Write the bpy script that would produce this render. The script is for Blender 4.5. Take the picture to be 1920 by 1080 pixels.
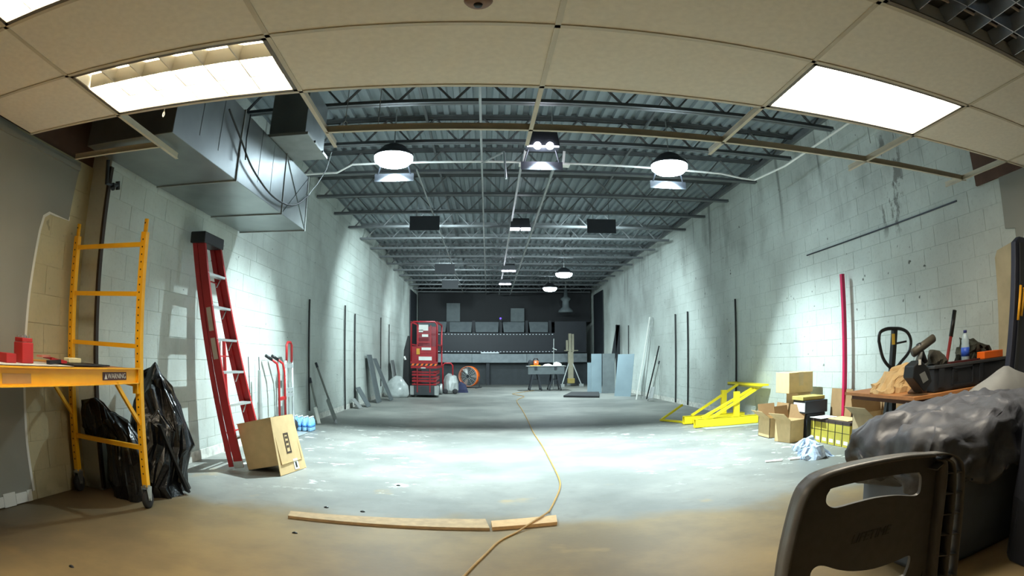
import bpy, math, random
from mathutils import Vector, Matrix, noise, Euler
random.seed(7)
S = bpy.context.scene
for o in list(bpy.data.objects): bpy.data.objects.remove(o)
C = S.collection

# ------------------------------------------------------------------ camera
YAW, PITCH, ROLL, H = 0.03855, 0.11282, -0.0017, 1.12
K1, K3 = 0.86873, 0.08123            # theta = K1 s + K3 s^3, s = radius in kilopixels
F_ = Vector((math.sin(YAW)*math.cos(PITCH), math.cos(YAW)*math.cos(PITCH), math.sin(PITCH)))
R_ = Vector((math.cos(YAW), -math.sin(YAW), 0)); U_ = R_.cross(F_)
R2 = math.cos(ROLL)*R_ + math.sin(ROLL)*U_; U2 = -math.sin(ROLL)*R_ + math.cos(ROLL)*U_
cd = bpy.data.cameras.new('camera'); cam = bpy.data.objects.new('camera', cd); C.objects.link(cam)
cam.matrix_world = Matrix(((R2.x, U2.x, -F_.x, 0), (R2.y, U2.y, -F_.y, 0), (R2.z, U2.z, -F_.z, H), (0, 0, 0, 1)))
cd.type = 'PANO'; cd.sensor_width = 36; cd.sensor_height = 20.25; cd.sensor_fit = 'HORIZONTAL'
q = 1.92/36                           # kilopixels per mm of sensor
pc = cd.cycles if hasattr(cd, 'cycles') and hasattr(cd.cycles, 'panorama_type') else cd
pc.panorama_type = 'FISHEYE_LENS_POLYNOMIAL'; pc.fisheye_fov = math.pi
pc.fisheye_polynomial_k0 = 0; pc.fisheye_polynomial_k1 = -K1*q; pc.fisheye_polynomial_k2 = 0
pc.fisheye_polynomial_k3 = -K3*q**3; pc.fisheye_polynomial_k4 = 0
cd.clip_start = 0.02; cd.clip_end = 200
S.camera = cam
# ------------------------------------------------------------------ world and exposure
w = bpy.data.worlds.new('world'); S.world = w; w.use_nodes = True
w.node_tree.nodes['Background'].inputs[0].default_value = (.5, .6, .7, 1)
w.node_tree.nodes['Background'].inputs[1].default_value = 0.01
S.view_settings.view_transform = 'Standard'; S.view_settings.look = 'None'
S.view_settings.exposure = 0.0; S.view_settings.gamma = 1.0
try: S.view_settings.use_curve_mapping = False
except Exception: pass
FLOOD_W = 1750; MID_W = 480; FAR_W = 850; TROFFER = 28.0
COOL = (.78, .97, 1.0); WARM = (1.0, .90, .72)

# ------------------------------------------------------------------ measuring: a photo point on a known plane -> metres
def ray(px, py):
    x, y = (px-960)/1000, (540-py)/1000; s = math.hypot(x, y) or 1e-9; th = K1*s + K3*s**3
    return (R2*x + U2*y)/s*math.sin(th) + F_*math.cos(th)
def PX(px, py, X): d = ray(px, py); return d*(X/d.x) + Vector((0, 0, H))
def PY(px, py, Y): d = ray(px, py); return d*(Y/d.y) + Vector((0, 0, H))
def PZ(px, py, Z): d = ray(px, py); return d*((Z-H)/d.z) + Vector((0, 0, H))

# ------------------------------------------------------------------ materials
def lin(c): return tuple(((v/255)/12.92 if v/255 <= .04045 else ((v/255+.055)/1.055)**2.4) for v in c)
MATS = {}
def new_mat(name):
    m = bpy.data.materials.new(name); m.use_nodes = True
    return m, m.node_tree.nodes, m.node_tree.links, m.node_tree.nodes['Principled BSDF']
def mat(name, rgb, rough=.6, metal=0, var=.12, scale=6, bump=0, emit=0, ecol=None, alpha=1, trans=0, spec=.5):
    if name in MATS: return MATS[name]
    m, n, l, b = new_mat(name); c = lin(rgb)
    b.inputs['Roughness'].default_value = rough; b.inputs['Metallic'].default_value = metal
    b.inputs['Specular IOR Level'].default_value = spec
    b.inputs['Alpha'].default_value = alpha; b.inputs['Transmission Weight'].default_value = trans
    tc = n.new('ShaderNodeTexCoord'); nz = n.new('ShaderNodeTexNoise'); nz.inputs['Scale'].default_value = scale
    nz.inputs['Detail'].default_value = 5; l.new(tc.outputs['Object'], nz.inputs['Vector'])
    rp = n.new('ShaderNodeValToRGB'); rp.color_ramp.elements[0].position = .3; rp.color_ramp.elements[1].position = .7
    rp.color_ramp.elements[0].color = tuple(v*(1-var) for v in c)+(1,); rp.color_ramp.elements[1].color = tuple(min(1, v*(1+var)) for v in c)+(1,)
    l.new(nz.outputs['Fac'], rp.inputs[0]); l.new(rp.outputs[0], b.inputs['Base Color'])
    if bump:
        bp = n.new('ShaderNodeBump'); bp.inputs['Strength'].default_value = bump; bp.inputs['Distance'].default_value = .01
        l.new(nz.outputs['Fac'], bp.inputs['Height']); l.new(bp.outputs[0], b.inputs['Normal'])
    if emit:
        b.inputs['Emission Color'].default_value = (ecol or c)+(1,); b.inputs['Emission Strength'].default_value = emit
    MATS[name] = m; return m

class NT:   # small node helper
    def __init__(s, m): s.m = m; s.n = m.node_tree.nodes; s.l = m.node_tree.links; s.b = s.n['Principled BSDF']
    def put(s, sock, v):
        if hasattr(v, 'is_output'): s.l.new(v, sock)
        else: sock.default_value = v
    def pos(s): return s.n.new('ShaderNodeNewGeometry').outputs['Position']
    def sep(s, v): x = s.n.new('ShaderNodeSeparateXYZ'); s.l.new(v, x.inputs[0]); return x.outputs
    def math(s, op, a, b=0.0, clamp=False):
        x = s.n.new('ShaderNodeMath'); x.operation = op; x.use_clamp = clamp; s.put(x.inputs[0], a); s.put(x.inputs[1], b); return x.outputs[0]
    def noise(s, v, scale, detail=4, rough=.5, stretch=None):
        if stretch:
            mp = s.n.new('ShaderNodeMapping'); mp.inputs['Scale'].default_value = stretch; s.l.new(v, mp.inputs['Vector']); v = mp.outputs[0]
        x = s.n.new('ShaderNodeTexNoise'); x.inputs['Scale'].default_value = scale; x.inputs['Detail'].default_value = detail
        x.inputs['Roughness'].default_value = rough; s.l.new(v, x.inputs['Vector']); return x.outputs['Fac']
    def ss(s, v, a, b):
        x = s.n.new('ShaderNodeMapRange'); x.interpolation_type = 'SMOOTHSTEP'; s.put(x.inputs['Value'], v)
        x.inputs['From Min'].default_value = a; x.inputs['From Max'].default_value = b; return x.outputs[0]
    def mix(s, f, a, b):
        x = s.n.new('ShaderNodeMix'); x.data_type = 'RGBA'; s.put(x.inputs[0], f)
        for k, v in ((6, a), (7, b)):
            if isinstance(v, tuple): v = v+(1,) if len(v) == 3 else v
            s.put(x.inputs[k], v)
        return x.outputs[2]
    def bump(s, h, st=.3, d=.01):
        x = s.n.new('ShaderNodeBump'); x.inputs['Strength'].default_value = st; x.inputs['Distance'].default_value = d
        s.l.new(h, x.inputs['Height']); s.l.new(x.outputs[0], s.b.inputs['Normal'])

def wall_mat(name, a, b, right=False, dirt=1.0):
    m, n, l, bs = new_mat(name); t = NT(m); p = t.pos(); x, y, z = t.sep(p)
    big = t.noise(p, .9, 5); col = t.mix(t.ss(big, .35, .68), lin(a), lin(b))
    fine = t.noise(p, 26, 3); col = t.mix(t.math('MULTIPLY', t.ss(fine, .5, .8), .18), col, lin((120, 122, 116)))
    # holes and chips
    sp = t.ss(t.noise(p, 13, 1.5), .735, .76); cl = t.ss(t.noise(p, 1.1, 2), .46, .6)
    col = t.mix(t.math('MULTIPLY', t.math('MULTIPLY', sp, cl), .85*dirt), col, (.025, .025, .02))
    # chipped paint along courses, lower wall
    ch = t.ss(t.noise(p, 9, 5, .7, (1, 1, 2.5)), .62, .68); low = t.ss(z, 1.7, .5)
    far = t.ss(y, 8.5, 11)
    col = t.mix(t.math('MULTIPLY', t.math('MULTIPLY', ch, low), t.math('MULTIPLY', far, .55*dirt)), col, (.05, .055, .05))
    # runs from the roof
    st = t.ss(t.noise(p, 3.4, 4, .6, (1, 1, .07)), .60, .70); hi = t.ss(z, 2.3, 3.6)
    col = t.mix(t.math('MULTIPLY', t.math('MULTIPLY', st, hi), .6*dirt), col, lin((74, 74, 68)))
    sm = t.ss(t.noise(p, 1.6, 5, .6, (1, .7, .5)), .5, .75)
    col = t.mix(t.math('MULTIPLY', t.math('MULTIPLY', sm, t.ss(z, 1.6, 3.4)), .5*dirt), col, lin((96, 98, 92)))
    # grime at the foot
    ft = t.math('MULTIPLY', t.ss(z, .16, .02), t.ss(t.noise(p, 7, 4), .35, .6))
    col = t.mix(t.math('MULTIPLY', ft, .7*dirt), col, lin((70, 68, 60)))
    if right:   # old adhesive patch
        gy = t.math('ABSOLUTE', t.math('SUBTRACT', y, 5.0)); gz = t.math('ABSOLUTE', t.math('SUBTRACT', z, 2.85))
        msk = t.math('MULTIPLY', t.ss(gy, .34, .2), t.ss(gz, .62, .45))
        bl = t.ss(t.noise(p, 6, 5, .65, (1, 1, .6)), .52, .6)
        col = t.mix(t.math('MULTIPLY', t.math('MULTIPLY', msk, bl), .7), col, lin((78, 74, 66)))
    l.new(col, bs.inputs['Base Color']); bs.inputs['Roughness'].default_value = .62
    t.bump(t.noise(p, 60, 4), .25, .006)
    MATS[name] = m; return m
M_WL = wall_mat('painted_block_left', (206, 214, 208), (180, 186, 180))
M_WR = wall_mat('painted_block_right', (206, 214, 208), (182, 188, 182), True)
M_BEIGE = wall_mat('bare_beige_block', (196, 186, 150), (172, 162, 128), dirt=.4)

def floor_mat():
    m, n, l, bs = new_mat('concrete_floor'); t = NT(m); p = t.pos(); x, y, z = t.sep(p)
    col = t.mix(t.ss(t.noise(p, .7, 6, .6), .35, .68), lin((112, 114, 110)), lin((142, 142, 136)))
    col = t.mix(t.math('MULTIPLY', t.ss(t.noise(p, 5, 5, .65), .5, .75), .35), col, lin((104, 102, 94)))
    # bare tan slab of the front room, ragged edge where the partition stood
    edge = t.math('ADD', y, t.math('MULTIPLY', t.math('SUBTRACT', t.noise(p, 1.3, 5), .5), 1.1))
    tan = t.ss(edge, 4.15, 3.75)
    tcol = t.mix(t.ss(t.noise(p, 1.1, 5, .6), .38, .66), lin((120, 102, 70)), lin((148, 126, 84)))
    col = t.mix(t.math('MULTIPLY', tan, .95), col, tcol)
    och = t.ss(t.noise(p, 1.7, 4), .62, .72)
    col = t.mix(t.math('MULTIPLY', och, t.math('MULTIPLY', t.ss(y, 6, 4.2), .55)), col, lin((176, 146, 92)))
    # flecks of old white paint
    fl = t.ss(t.noise(p, 3.0, 6, .72, (1.0, 1.6, 1)), .585, .63); band = t.math('MULTIPLY', t.ss(y, 4.2, 5.4), t.ss(y, 10.5, 8.5))
    side = t.ss(t.math('ABSOLUTE', t.math('SUBTRACT', x, .6)), .3, 1.8)
    col = t.mix(t.math('MULTIPLY', t.math('MULTIPLY', fl, band), t.math('MULTIPLY', side, .75)), col, lin((214, 216, 208)))
    dk = t.ss(t.noise(p, 2.2, 5, .6), .66, .76)
    col = t.mix(t.math('MULTIPLY', dk, .4), col, lin((70, 68, 62)))
    # darker brown tone along the left wall of the front room
    gr = t.math('MULTIPLY', t.ss(t.math('ADD', x, t.math('MULTIPLY', t.noise(p, 2, 4), .8)), -1.3, -2.2), t.ss(y, 4.6, 3.4))
    col = t.mix(t.math('MULTIPLY', gr, .6), col, lin((66, 58, 46)))
    l.new(col, bs.inputs['Base Color'])
    bs.inputs['Roughness'].default_value = .5; bs.inputs['Specular IOR Level'].default_value = .35
    t.bump(t.noise(p, 18, 6, .7), .12, .01); return m
M_FLOOR = floor_mat()
M_TILE = mat('ceiling_tile_cream', (246, 241, 226), .9, var=.04, scale=30, bump=.05)
M_TEE = mat('tee_cream', (214, 206, 184), .5, var=.05)
M_DECK = mat('roof_deck_grey', (128, 138, 142), .55, var=.1, scale=2)
M_JOIST = mat('joist_grey', (98, 102, 104), .5, var=.15)
M_GALV = mat('galvanised', (142, 148, 148), .38, .75, var=.14, scale=3)
M_GREYWALL = mat('grey_painted_drywall', (142, 141, 132), .6, var=.06, scale=1.5)
M_BROWN = mat('brown_brick_paint', (92, 66, 52), .8, var=.2)
M_YEL = mat('scaffold_yellow', (255, 186, 24), .42, var=.08)
M_BLK = mat('black_plastic', (24, 25, 27), .45, var=.2)
M_FILM = mat('black_film', (18, 19, 22), .26, var=.3, scale=16, bump=.9)
M_STEEL = mat('bright_steel', (190, 194, 194), .3, .85)
M_ALU = mat('aluminium', (208, 212, 212), .35, .6)
M_RED = mat('fibreglass_red', (176, 34, 36), .45, var=.1)
M_LIFTRED = mat('lift_red', (156, 20, 32), .4, var=.15)
M_CARD = mat('cardboard', (208, 178, 130), .85, var=.07, scale=12)
M_CARDIN = mat('cardboard_inside', (150, 118, 80), .85, var=.07, scale=12)
M_WHITE = mat('white_matte', (226, 226, 220), .7, var=.04)
M_DARK = mat('dark_steel', (46, 50, 56), .5, .3, var=.15)
M_CHAR = mat('charcoal', (34, 38, 44), .6, var=.15)
M_PALE = mat('pale_metal', (166, 170, 168), .45, .4)
M_WOOD = mat('pine', (176, 148, 108), .7, var=.15, scale=20)
M_PLY = mat('plywood', (184, 124, 72), .6, var=.12, scale=14)
M_ORANGE = mat('orange', (244, 110, 28), .5)
M_DIRTYWHITE = mat('dirty_white_foot', (206, 206, 198), .8, var=.25, scale=14)
M_RUB = mat('rubber', (40, 40, 42), .8)
M_BLUE = mat('label_blue', (44, 84, 190), .5)

# ------------------------------------------------------------------ mesh builder
def frame_to(d, up=Vector((0, 0, 1))):
    d = d.normalized()
    if abs(d.dot(up)) > .98: up = Vector((0, 1, 0)) if abs(d.y) < .9 else Vector((1, 0, 0))
    s = d.cross(up).normalized(); return s, s.cross(d).normalized()
class MB:
    def __init__(s): s.v = []; s.f = []
    def add(s, v, f):
        o = len(s.v); s.v += [Vector(a) for a in v]; s.f += [tuple(i+o for i in a) for a in f]; return s
    def box(s, x0, y0, z0, x1, y1, z1):
        return s.add([(x, y, z) for z in (z0, z1) for x, y in ((x0, y0), (x1, y0), (x1, y1), (x0, y1))],
                     [(3, 2, 1, 0), (4, 5, 6, 7), (0, 1, 5, 4), (1, 2, 6, 5), (2, 3, 7, 6), (3, 0, 4, 7)])
    def hexa(s, b, t):   # bottom loop, top loop (4 points each)
        return s.add(list(b)+list(t), [(3, 2, 1, 0), (4, 5, 6, 7), (0, 1, 5, 4), (1, 2, 6, 5), (2, 3, 7, 6), (3, 0, 4, 7)])
    def bar(s, a, b, w, h=None, up=Vector((0, 0, 1))):
        a, b = Vector(a), Vector(b); h = h or w; sd, u = frame_to(b-a, up)
        L = [sd*(i*w/2)+u*(j*h/2) for i, j in ((-1, -1), (1, -1), (1, 1), (-1, 1))]
        return s.hexa([a+k for k in L], [b+k for k in L])
    def cyl(s, a, b, r, r2=None, n=10):
        a, b = Vector(a), Vector(b); r2 = r if r2 is None else r2; sd, u = frame_to(b-a)
        c = [sd*math.cos(2*math.pi*i/n)+u*math.sin(2*math.pi*i/n) for i in range(n)]
        v = [a+k*r for k in c]+[b+k*r2 for k in c]
        return s.add(v, [tuple(range(n-1, -1, -1)), tuple(range(n, 2*n))]+[(i, (i+1) % n, n+(i+1) % n, n+i) for i in range(n)])
    def tube(s, pts, r, n=8, closed=False):
        P = [Vector(p) for p in pts]; N = len(P); v = []; f = []
        pu = None
        for i, p in enumerate(P):
            if closed: d = P[(i+1) % N]-P[i-1]
            else: d = P[min(i+1, N-1)]-P[max(i-1, 0)]
            sd, u = frame_to(d, pu if pu is not None else Vector((0, 0, 1))); pu = u
            v += [p+(sd*math.cos(2*math.pi*k/n)+u*math.sin(2*math.pi*k/n))*r for k in range(n)]
        for i in range(N if closed else N-1):
            j = (i+1) % N
            f += [(i*n+k, i*n+(k+1) % n, j*n+(k+1) % n, j*n+k) for k in range(n)]
        if not closed: f += [tuple(range(n-1, -1, -1)), tuple((N-1)*n+k for k in range(n))]
        return s.add(v, f)
    def lathe(s, prof, c, n=20, axis='z'):
        c = Vector(c); v = []; N = len(prof)
        for r, z in prof:
            for k in range(n):
                a, b = r*math.cos(2*math.pi*k/n), r*math.sin(2*math.pi*k/n)
                v.append(c+Vector({'z': (a, b, z), 'y': (a, z, b), 'x': (z, a, b)}[axis]))
        f = [(i*n+k, i*n+(k+1) % n, (i+1)*n+(k+1) % n, (i+1)*n+k) for i in range(N-1) for k in range(n)]
        f += [tuple(range(n-1, -1, -1)), tuple((N-1)*n+k for k in range(n))]
        return s.add(v, f)
    def prism(s, loop, off):
        L = [Vector(p) for p in loop]; off = Vector(off); n = len(L)
        return s.add(L+[p+off for p in L], [tuple(range(n-1, -1, -1)), tuple(range(n, 2*n))]+[(i, (i+1) % n, n+(i+1) % n, n+i) for i in range(n)])
    def rings(s, rg, n=22, amp=.03, fr=5, seed=0, sq=1.0):   # crumpled bag: (cx, cy, z, rx, ry)
        v = []; f = []; N = len(rg)
        for i, (cx, cy, z, rx, ry) in enumerate(rg):
            for k in range(n):
                a = 2*math.pi*k/n; ca, sa = math.cos(a), math.sin(a)
                e = (abs(ca)**(2/sq)+abs(sa)**(2/sq))**(-sq/2) if sq != 1 else 1
                p = Vector((cx+rx*ca*e, cy+ry*sa*e, z)); d = noise.noise_vector(p*fr+Vector((seed, 0, 0)))*amp
                q2 = noise.noise_vector(p*fr*2.6+Vector((0, seed, 0)))*amp*.5
                sc = min(1, max(rx, ry)/.08); p += (d+q2)*sc
                if i == 0: p.z = z
                v.append(p)
        for i in range(N-1): f += [(i*n+k, i*n+(k+1) % n, (i+1)*n+(k+1) % n, (i+1)*n+k) for k in range(n)]
        f += [tuple(range(n-1, -1, -1)), tuple((N-1)*n+k for k in range(n))]
        return s.add(v, f)
    def build(s, name, m, parent=None, smooth=False, bevel=0, local=False, sub=0):
        org = Vector((0, 0, 0))
        if parent is not None and not local:
            p = parent
            while p: org += p.location; p = p.parent
        me = bpy.data.meshes.new(name); me.from_pydata([v-org for v in s.v], [], s.f); me.update()
        if m: me.materials.append(m)
        if smooth: me.polygons.foreach_set('use_smooth', [True]*len(me.polygons))
        o = bpy.data.objects.new(name, me); C.objects.link(o); o.parent = parent
        if bevel:
            b = o.modifiers.new('bevel', 'BEVEL'); b.width = bevel; b.segments = 2; b.limit_method = 'ANGLE'
        if sub:
            b = o.modifiers.new('sub', 'SUBSURF'); b.levels = sub; b.render_levels = sub
        return o
def B(*a): return MB().box(*a)
def tag(o, label, cat, group=None):
    o['label'] = label; o['category'] = cat
    if group: o['group'] = group
    return o
def thing(name, label, cat, loc=(0, 0, 0), group=None, rz=0):
    o = bpy.data.objects.new(name, None); C.objects.link(o); o.location = loc; o.rotation_euler = (0, 0, rz)
    o.empty_display_size = .1; return tag(o, label, cat, group)
def struct(o): o['kind'] = 'structure'; return o
def copy_tree(o, parent=None):
    c = o.copy(); C.objects.link(c); c.parent = parent
    for ch in list(o.children): copy_tree(ch, c)
    return c
def text_part(name, body, size, m, parent, M, depth=.001, shear=0):
    cu = bpy.data.curves.new(name, 'FONT'); cu.body = body; cu.size = size; cu.extrude = depth; cu.shear = shear
    cu.align_x = 'CENTER'; cu.align_y = 'CENTER'
    t = bpy.data.objects.new(name+'_tmp', cu); C.objects.link(t)
    me = bpy.data.meshes.new_from_object(t.evaluated_get(bpy.context.evaluated_depsgraph_get()))
    bpy.data.objects.remove(t); bpy.data.curves.remove(cu)
    me.materials.clear(); me.materials.append(m)
    org = Vector((0, 0, 0)); p = parent
    while p: org += p.location; p = p.parent
    me.transform(Matrix.Translation(-org) @ M)
    o = bpy.data.objects.new(name, me); C.objects.link(o); o.parent = parent; return o
def basis(o, x, y):   # matrix with local x, y axes at o
    x = Vector(x).normalized(); y = Vector(y).normalized(); z = x.cross(y); o = Vector(o)
    return Matrix(((x.x, y.x, z.x, o.x), (x.y, y.y, z.y, o.y), (x.z, y.z, z.z, o.z), (0, 0, 0, 1)))

def smooth(pts, k=6):
    P = [Vector(p) for p in pts]; out = []
    for i in range(len(P)-1):
        p0, p1, p2, p3 = P[max(i-1, 0)], P[i], P[i+1], P[min(i+2, len(P)-1)]
        for s_ in range(k):
            t_ = s_/k; out.append(.5*((2*p1)+(p2-p0)*t_+(2*p0-5*p1+4*p2-p3)*t_*t_+(3*p1-p0-3*p2+p3)*t_**3))
    return out+[P[-1]]

# ================================================================== THE SETTING
XL, XN, XR = -2.92, -3.12, 4.28          # main left wall, left wall of the front room, right wall
YS, YB, YF = 3.62, -3.0, 27.0            # step in the left wall, behind camera, far wall
ZD, ZB = 4.09, 3.72                      # roof deck, joist underside
struct(B(-3.6, YB-.2, -.15, 4.8, YF+.2, 0).build('floor', M_FLOOR))

def block_wall(name, plane, y0, y1, sign, m, core, top=ZD, nmax=300):
    """sign: +1 the wall faces +x, -1 faces -x; blocks stand proud of the mortar face"""
    bx, bz, jy, j, dp = .4064, .2032, .0028, .0045, .004
    face = plane-sign*dp
    a, b = sorted((face, face-sign*.25))
    wl = struct(B(a, y0, 0, b, y1, top).build(name, core))
    cells = []
    for r in range(int(top/bz)+1):
        z0 = r*bz; z1 = min(z0+bz, top)
        if z1-z0 < .03: continue
        y = y0-(bx/2 if r % 2 else 0)
        while y < y1-.02:
            a0, a1 = max(y, y0), min(y+bx, y1)
            if a1-a0 > .03: cells.append((a0+jy/2, a1-jy/2, z0+j/2, z1-j/2))
            y += bx
    cells.sort(key=lambda c: abs(c[0])+.15*abs(c[2]-1.2))
    rest = MB(); cache = {}
    for i, (a0, a1, z0, z1) in enumerate(cells):
        o = random.uniform(-.0012, .0012)
        if i < nmax:
            key = (round(a1-a0, 3), round(z1-z0, 3))
            if key not in cache:
                hy, hz = (a1-a0)/2, (z1-z0)/2; c = .0012
                mb = MB(); t = sign*dp
                base = [(0, -hy, -hz), (0, hy, -hz), (0, hy, hz), (0, -hy, hz)]
                tp = [(t, -hy+c, -hz+c), (t, hy-c, -hz+c), (t, hy-c, hz-c), (t, -hy+c, hz-c)]
                if sign < 0: base.reverse(); tp.reverse()
                mb.add(base+tp, [(4, 5, 6, 7)]+[(k, (k+1) % 4, 4+(k+1) % 4, 4+k) for k in range(4)])
                me = bpy.data.meshes.new('block'); me.from_pydata(mb.v, [], mb.f); me.materials.append(m); cache[key] = me
            ob = bpy.data.objects.new('block', cache[key]); C.objects.link(ob); ob.parent = wl
            ob.location = (face+o, (a0+a1)/2, (z0+z1)/2)
        else:
            x0, x1 = sorted((face, plane+o)); rest.box(x0, a0, z0, x1, a1, z1)
    if rest.v:
        r_ = rest.build('distant_blocks', m, wl); r_['kind'] = 'stuff'
    return wl
M_MORT = mat('painted_mortar', (150, 154, 148), .8)
wall_left = block_wall('wall_left', XL, YS, YF, 1, M_WL, M_WL)
wall_right = block_wall('wall_right', XR, 3.12, YF, -1, M_WR, M_WR)
wln = block_wall('wall_left_front', XN, 2.55, YS, 1, M_BEIGE, M_BEIGE, 2.46, 60)
struct(B(XN-.25, YB, 0, XN, 2.55, 2.46).build('wall_left_rear', M_GREYWALL))
struct(B(XN-.25, YB, 2.46, XN-.02, YS, ZD).build('wall_left_upper', M_BROWN))
struct(B(XR, YB, 0, XR+.25, 3.12, ZD).build('wall_right_rear', M_GREYWALL))
struct(B(XR-.035, YB, 2.44, XR-.008, 3.55, 3.6).build('wall_right_upper', M_BROWN))
struct(B(-3.6, YB-.25, 0, 4.8, YB, ZD).build('wall_rear', M_GREYWALL))
struct(B(-3.6, YF, 0, 4.8, YF+.25, ZD).build('wall_far', M_CHAR))
# grey plasterboard that stops in a ragged line, left
dl = [(XN, YB, 0.02), (XN, 2.90, .07), (XN, 2.885, .4), (XN, 2.90, .9), (XN, 2.94, 1.4), (XN, 3.0, 1.85), (XN, 3.03, 1.96), (XN, 3.1, 2.0), (XN, 3.36, 1.99), (XN, 3.38, 2.2), (XN, 3.41, 2.44), (XN, YB, 2.44)]
struct(MB().prism(dl, (.014, 0, 0)).build('trim_1', M_GREYWALL))
pl = [(XN, a[1]+.022, a[2]) for a in dl[1:9]]
tr = MB()
for a, b in zip(dl[1:8], dl[2:9]):
    tr.bar((XN+.006, a[1]+.014, a[2]), (XN+.006, b[1]+.014, b[2]+(.012 if b is dl[8] else 0)), .03, .011, Vector((1, 0, 0)))
struct(tr.build('trim_2', M_WHITE))
struct(B(XN+.002, .5, 2.375, XN+.03, 3.4, 2.41).build('trim_3', M_GREYWALL))
# torn white base strip, left
tb = MB(); yy = 1.2
while yy < 2.86:
    y2 = yy+random.uniform(.06, .2); tb.box(XN+.012, yy+.004, random.uniform(0, .012), XN+.02, min(y2, 2.88), random.uniform(.075, .1)); yy = y2
struct(tb.build('baseboard_left', M_WHITE))
# plasterboard, right
dr = [(XR, YB, .02), (XR, 3.02, .02), (XR, 3.02, 1.75), (XR, 3.05, 1.95), (XR, 3.10, 1.98), (XR, 3.24, 2.0), (XR, 3.22, 2.44), (XR, YB, 2.44)]
struct(MB().prism(dr, (-.022, 0, 0)).build('trim_4', M_GREYWALL))
struct(MB().prism([(XR-.022, 2.2, .02), (XR-.022, 3.0, .02), (XR-.022, 3.0, 1.88), (XR-.022, 2.97, 1.96), (XR-.022, 2.9, 1.97), (XR-.022, 2.2, 1.9)], (-.006, 0, 0)).build('trim_5', M_WHITE))
struct(MB().prism([(XR-.0005, 3.03, .02), (XR-.0005, 3.48, .02), (XR-.0005, 3.45, 1.0), (XR-.0005, 3.44, 1.78), (XR-.0005, 3.4, 1.84), (XR-.0005, 3.05, 1.9)], (-.004, 0, 0)).build('trim_6', mat('tan_paint', (186, 172, 140), .8)))
struct(B(XR-.014, 3.9, 2.378, XR, 7.15, 2.392).build('trim_7', M_DARK))
struct(B(XL-.004, 3.9, 0, XL+.008, 21, .1).build('baseboard_left_wall', M_DIRTYWHITE))
struct(B(XR-.008, 7.8, 0, XR+.004, 21, .1).build('baseboard_right_wall', M_DIRTYWHITE))
# steel angle standing at the step of the left wall
struct(MB().box(XL-.002, YS-.02, .02, XL+.022, YS+.02, 2.45).build('trim_8', mat('rusty_angle', (58, 48, 42), .7, .2)))

# ---- roof: corrugated deck on open web joists
dk = MB(); prof = []; xx = -3.45
while xx < 4.6:
    prof += [(xx, ZD), (xx+.055, ZD), (xx+.07, ZD+.04), (xx+.13, ZD+.04), (xx+.145, ZD)]; xx += .152
n0 = len(prof)
dk.add([(x, YB-.2, z) for x, z in prof]+[(x, YF+.2, z) for x, z in prof]+[(x, YB-.2, z+.004) for x, z in prof]+[(x, YF+.2, z+.004) for x, z in prof],
       [(i, i+1, n0+i+1, n0+i) for i in range(n0-1)]+[(2*n0+i, 3*n0+i, 3*n0+i+1, 2*n0+i+1) for i in range(n0-1)])
ceiling = struct(dk.build('ceiling', M_DECK))
def joist_meshes():
    a = MB(); x0, x1 = XL+.02, 4.14
    for yy in (-.028, .028):
        a.box(x0, yy-.003-.018, ZB, x1, yy+.003+.018, ZB+.006); a.box(x0, yy-.003, ZB, x1, yy+.003, ZB+.045)
    t = MB()
    for yy in (-.028, .028):
        t.box(x0, yy-.02, ZD-.012, XR-.01, yy+.02, ZD-.003); t.box(x0, yy-.003, ZD-.05, XR-.01, yy+.003, ZD-.003)
    wv = MB(); x = x0+.12; k = 0; lo, hi = ZB+.02, ZD-.03; step = .30
    while x < x1-.1:
        z0, z1 = (lo, hi) if k % 2 == 0 else (hi, lo)
        for yy in (-.013, .013): wv.cyl((x, yy, z0), (min(x+step, x1), yy, z1), .010, n=5)
        x += step; k += 1
    return a, t, wv
ja, jt, jw = joist_meshes(); first = None; yj = 4.62
while yj < YF-.3:
    if first is None:
        j = bpy.data.objects.new('bar_joist', None); C.objects.link(j); j.parent = ceiling; j.location = (0, yj, 0)
        ja.build('bottom_chord', M_JOIST, j, local=True); jt.build('top_chord', M_JOIST, j, local=True); jw.build('web', M_JOIST, j, local=True); first = j
    else:
        j = copy_tree(first, ceiling); j.location = (0, yj, 0)
    yj += 1.245
MB().box(XR-.06, 3.2, ZD-.1, XR-.003, YF, ZD-.03).build('ledger_angle', M_JOIST, ceiling)
for xb in (-.78, 2.0): MB().bar((xb, 4.5, ZD-.07), (xb, YF, ZD-.07), .03).build('bridging_bar', M_JOIST, ceiling)
MB().tube([(-.1, 4.6, ZB-.03), (-.1, YF, ZB-.03)], .014).build('sprinkler_branch', M_PALE, ceiling)

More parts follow.
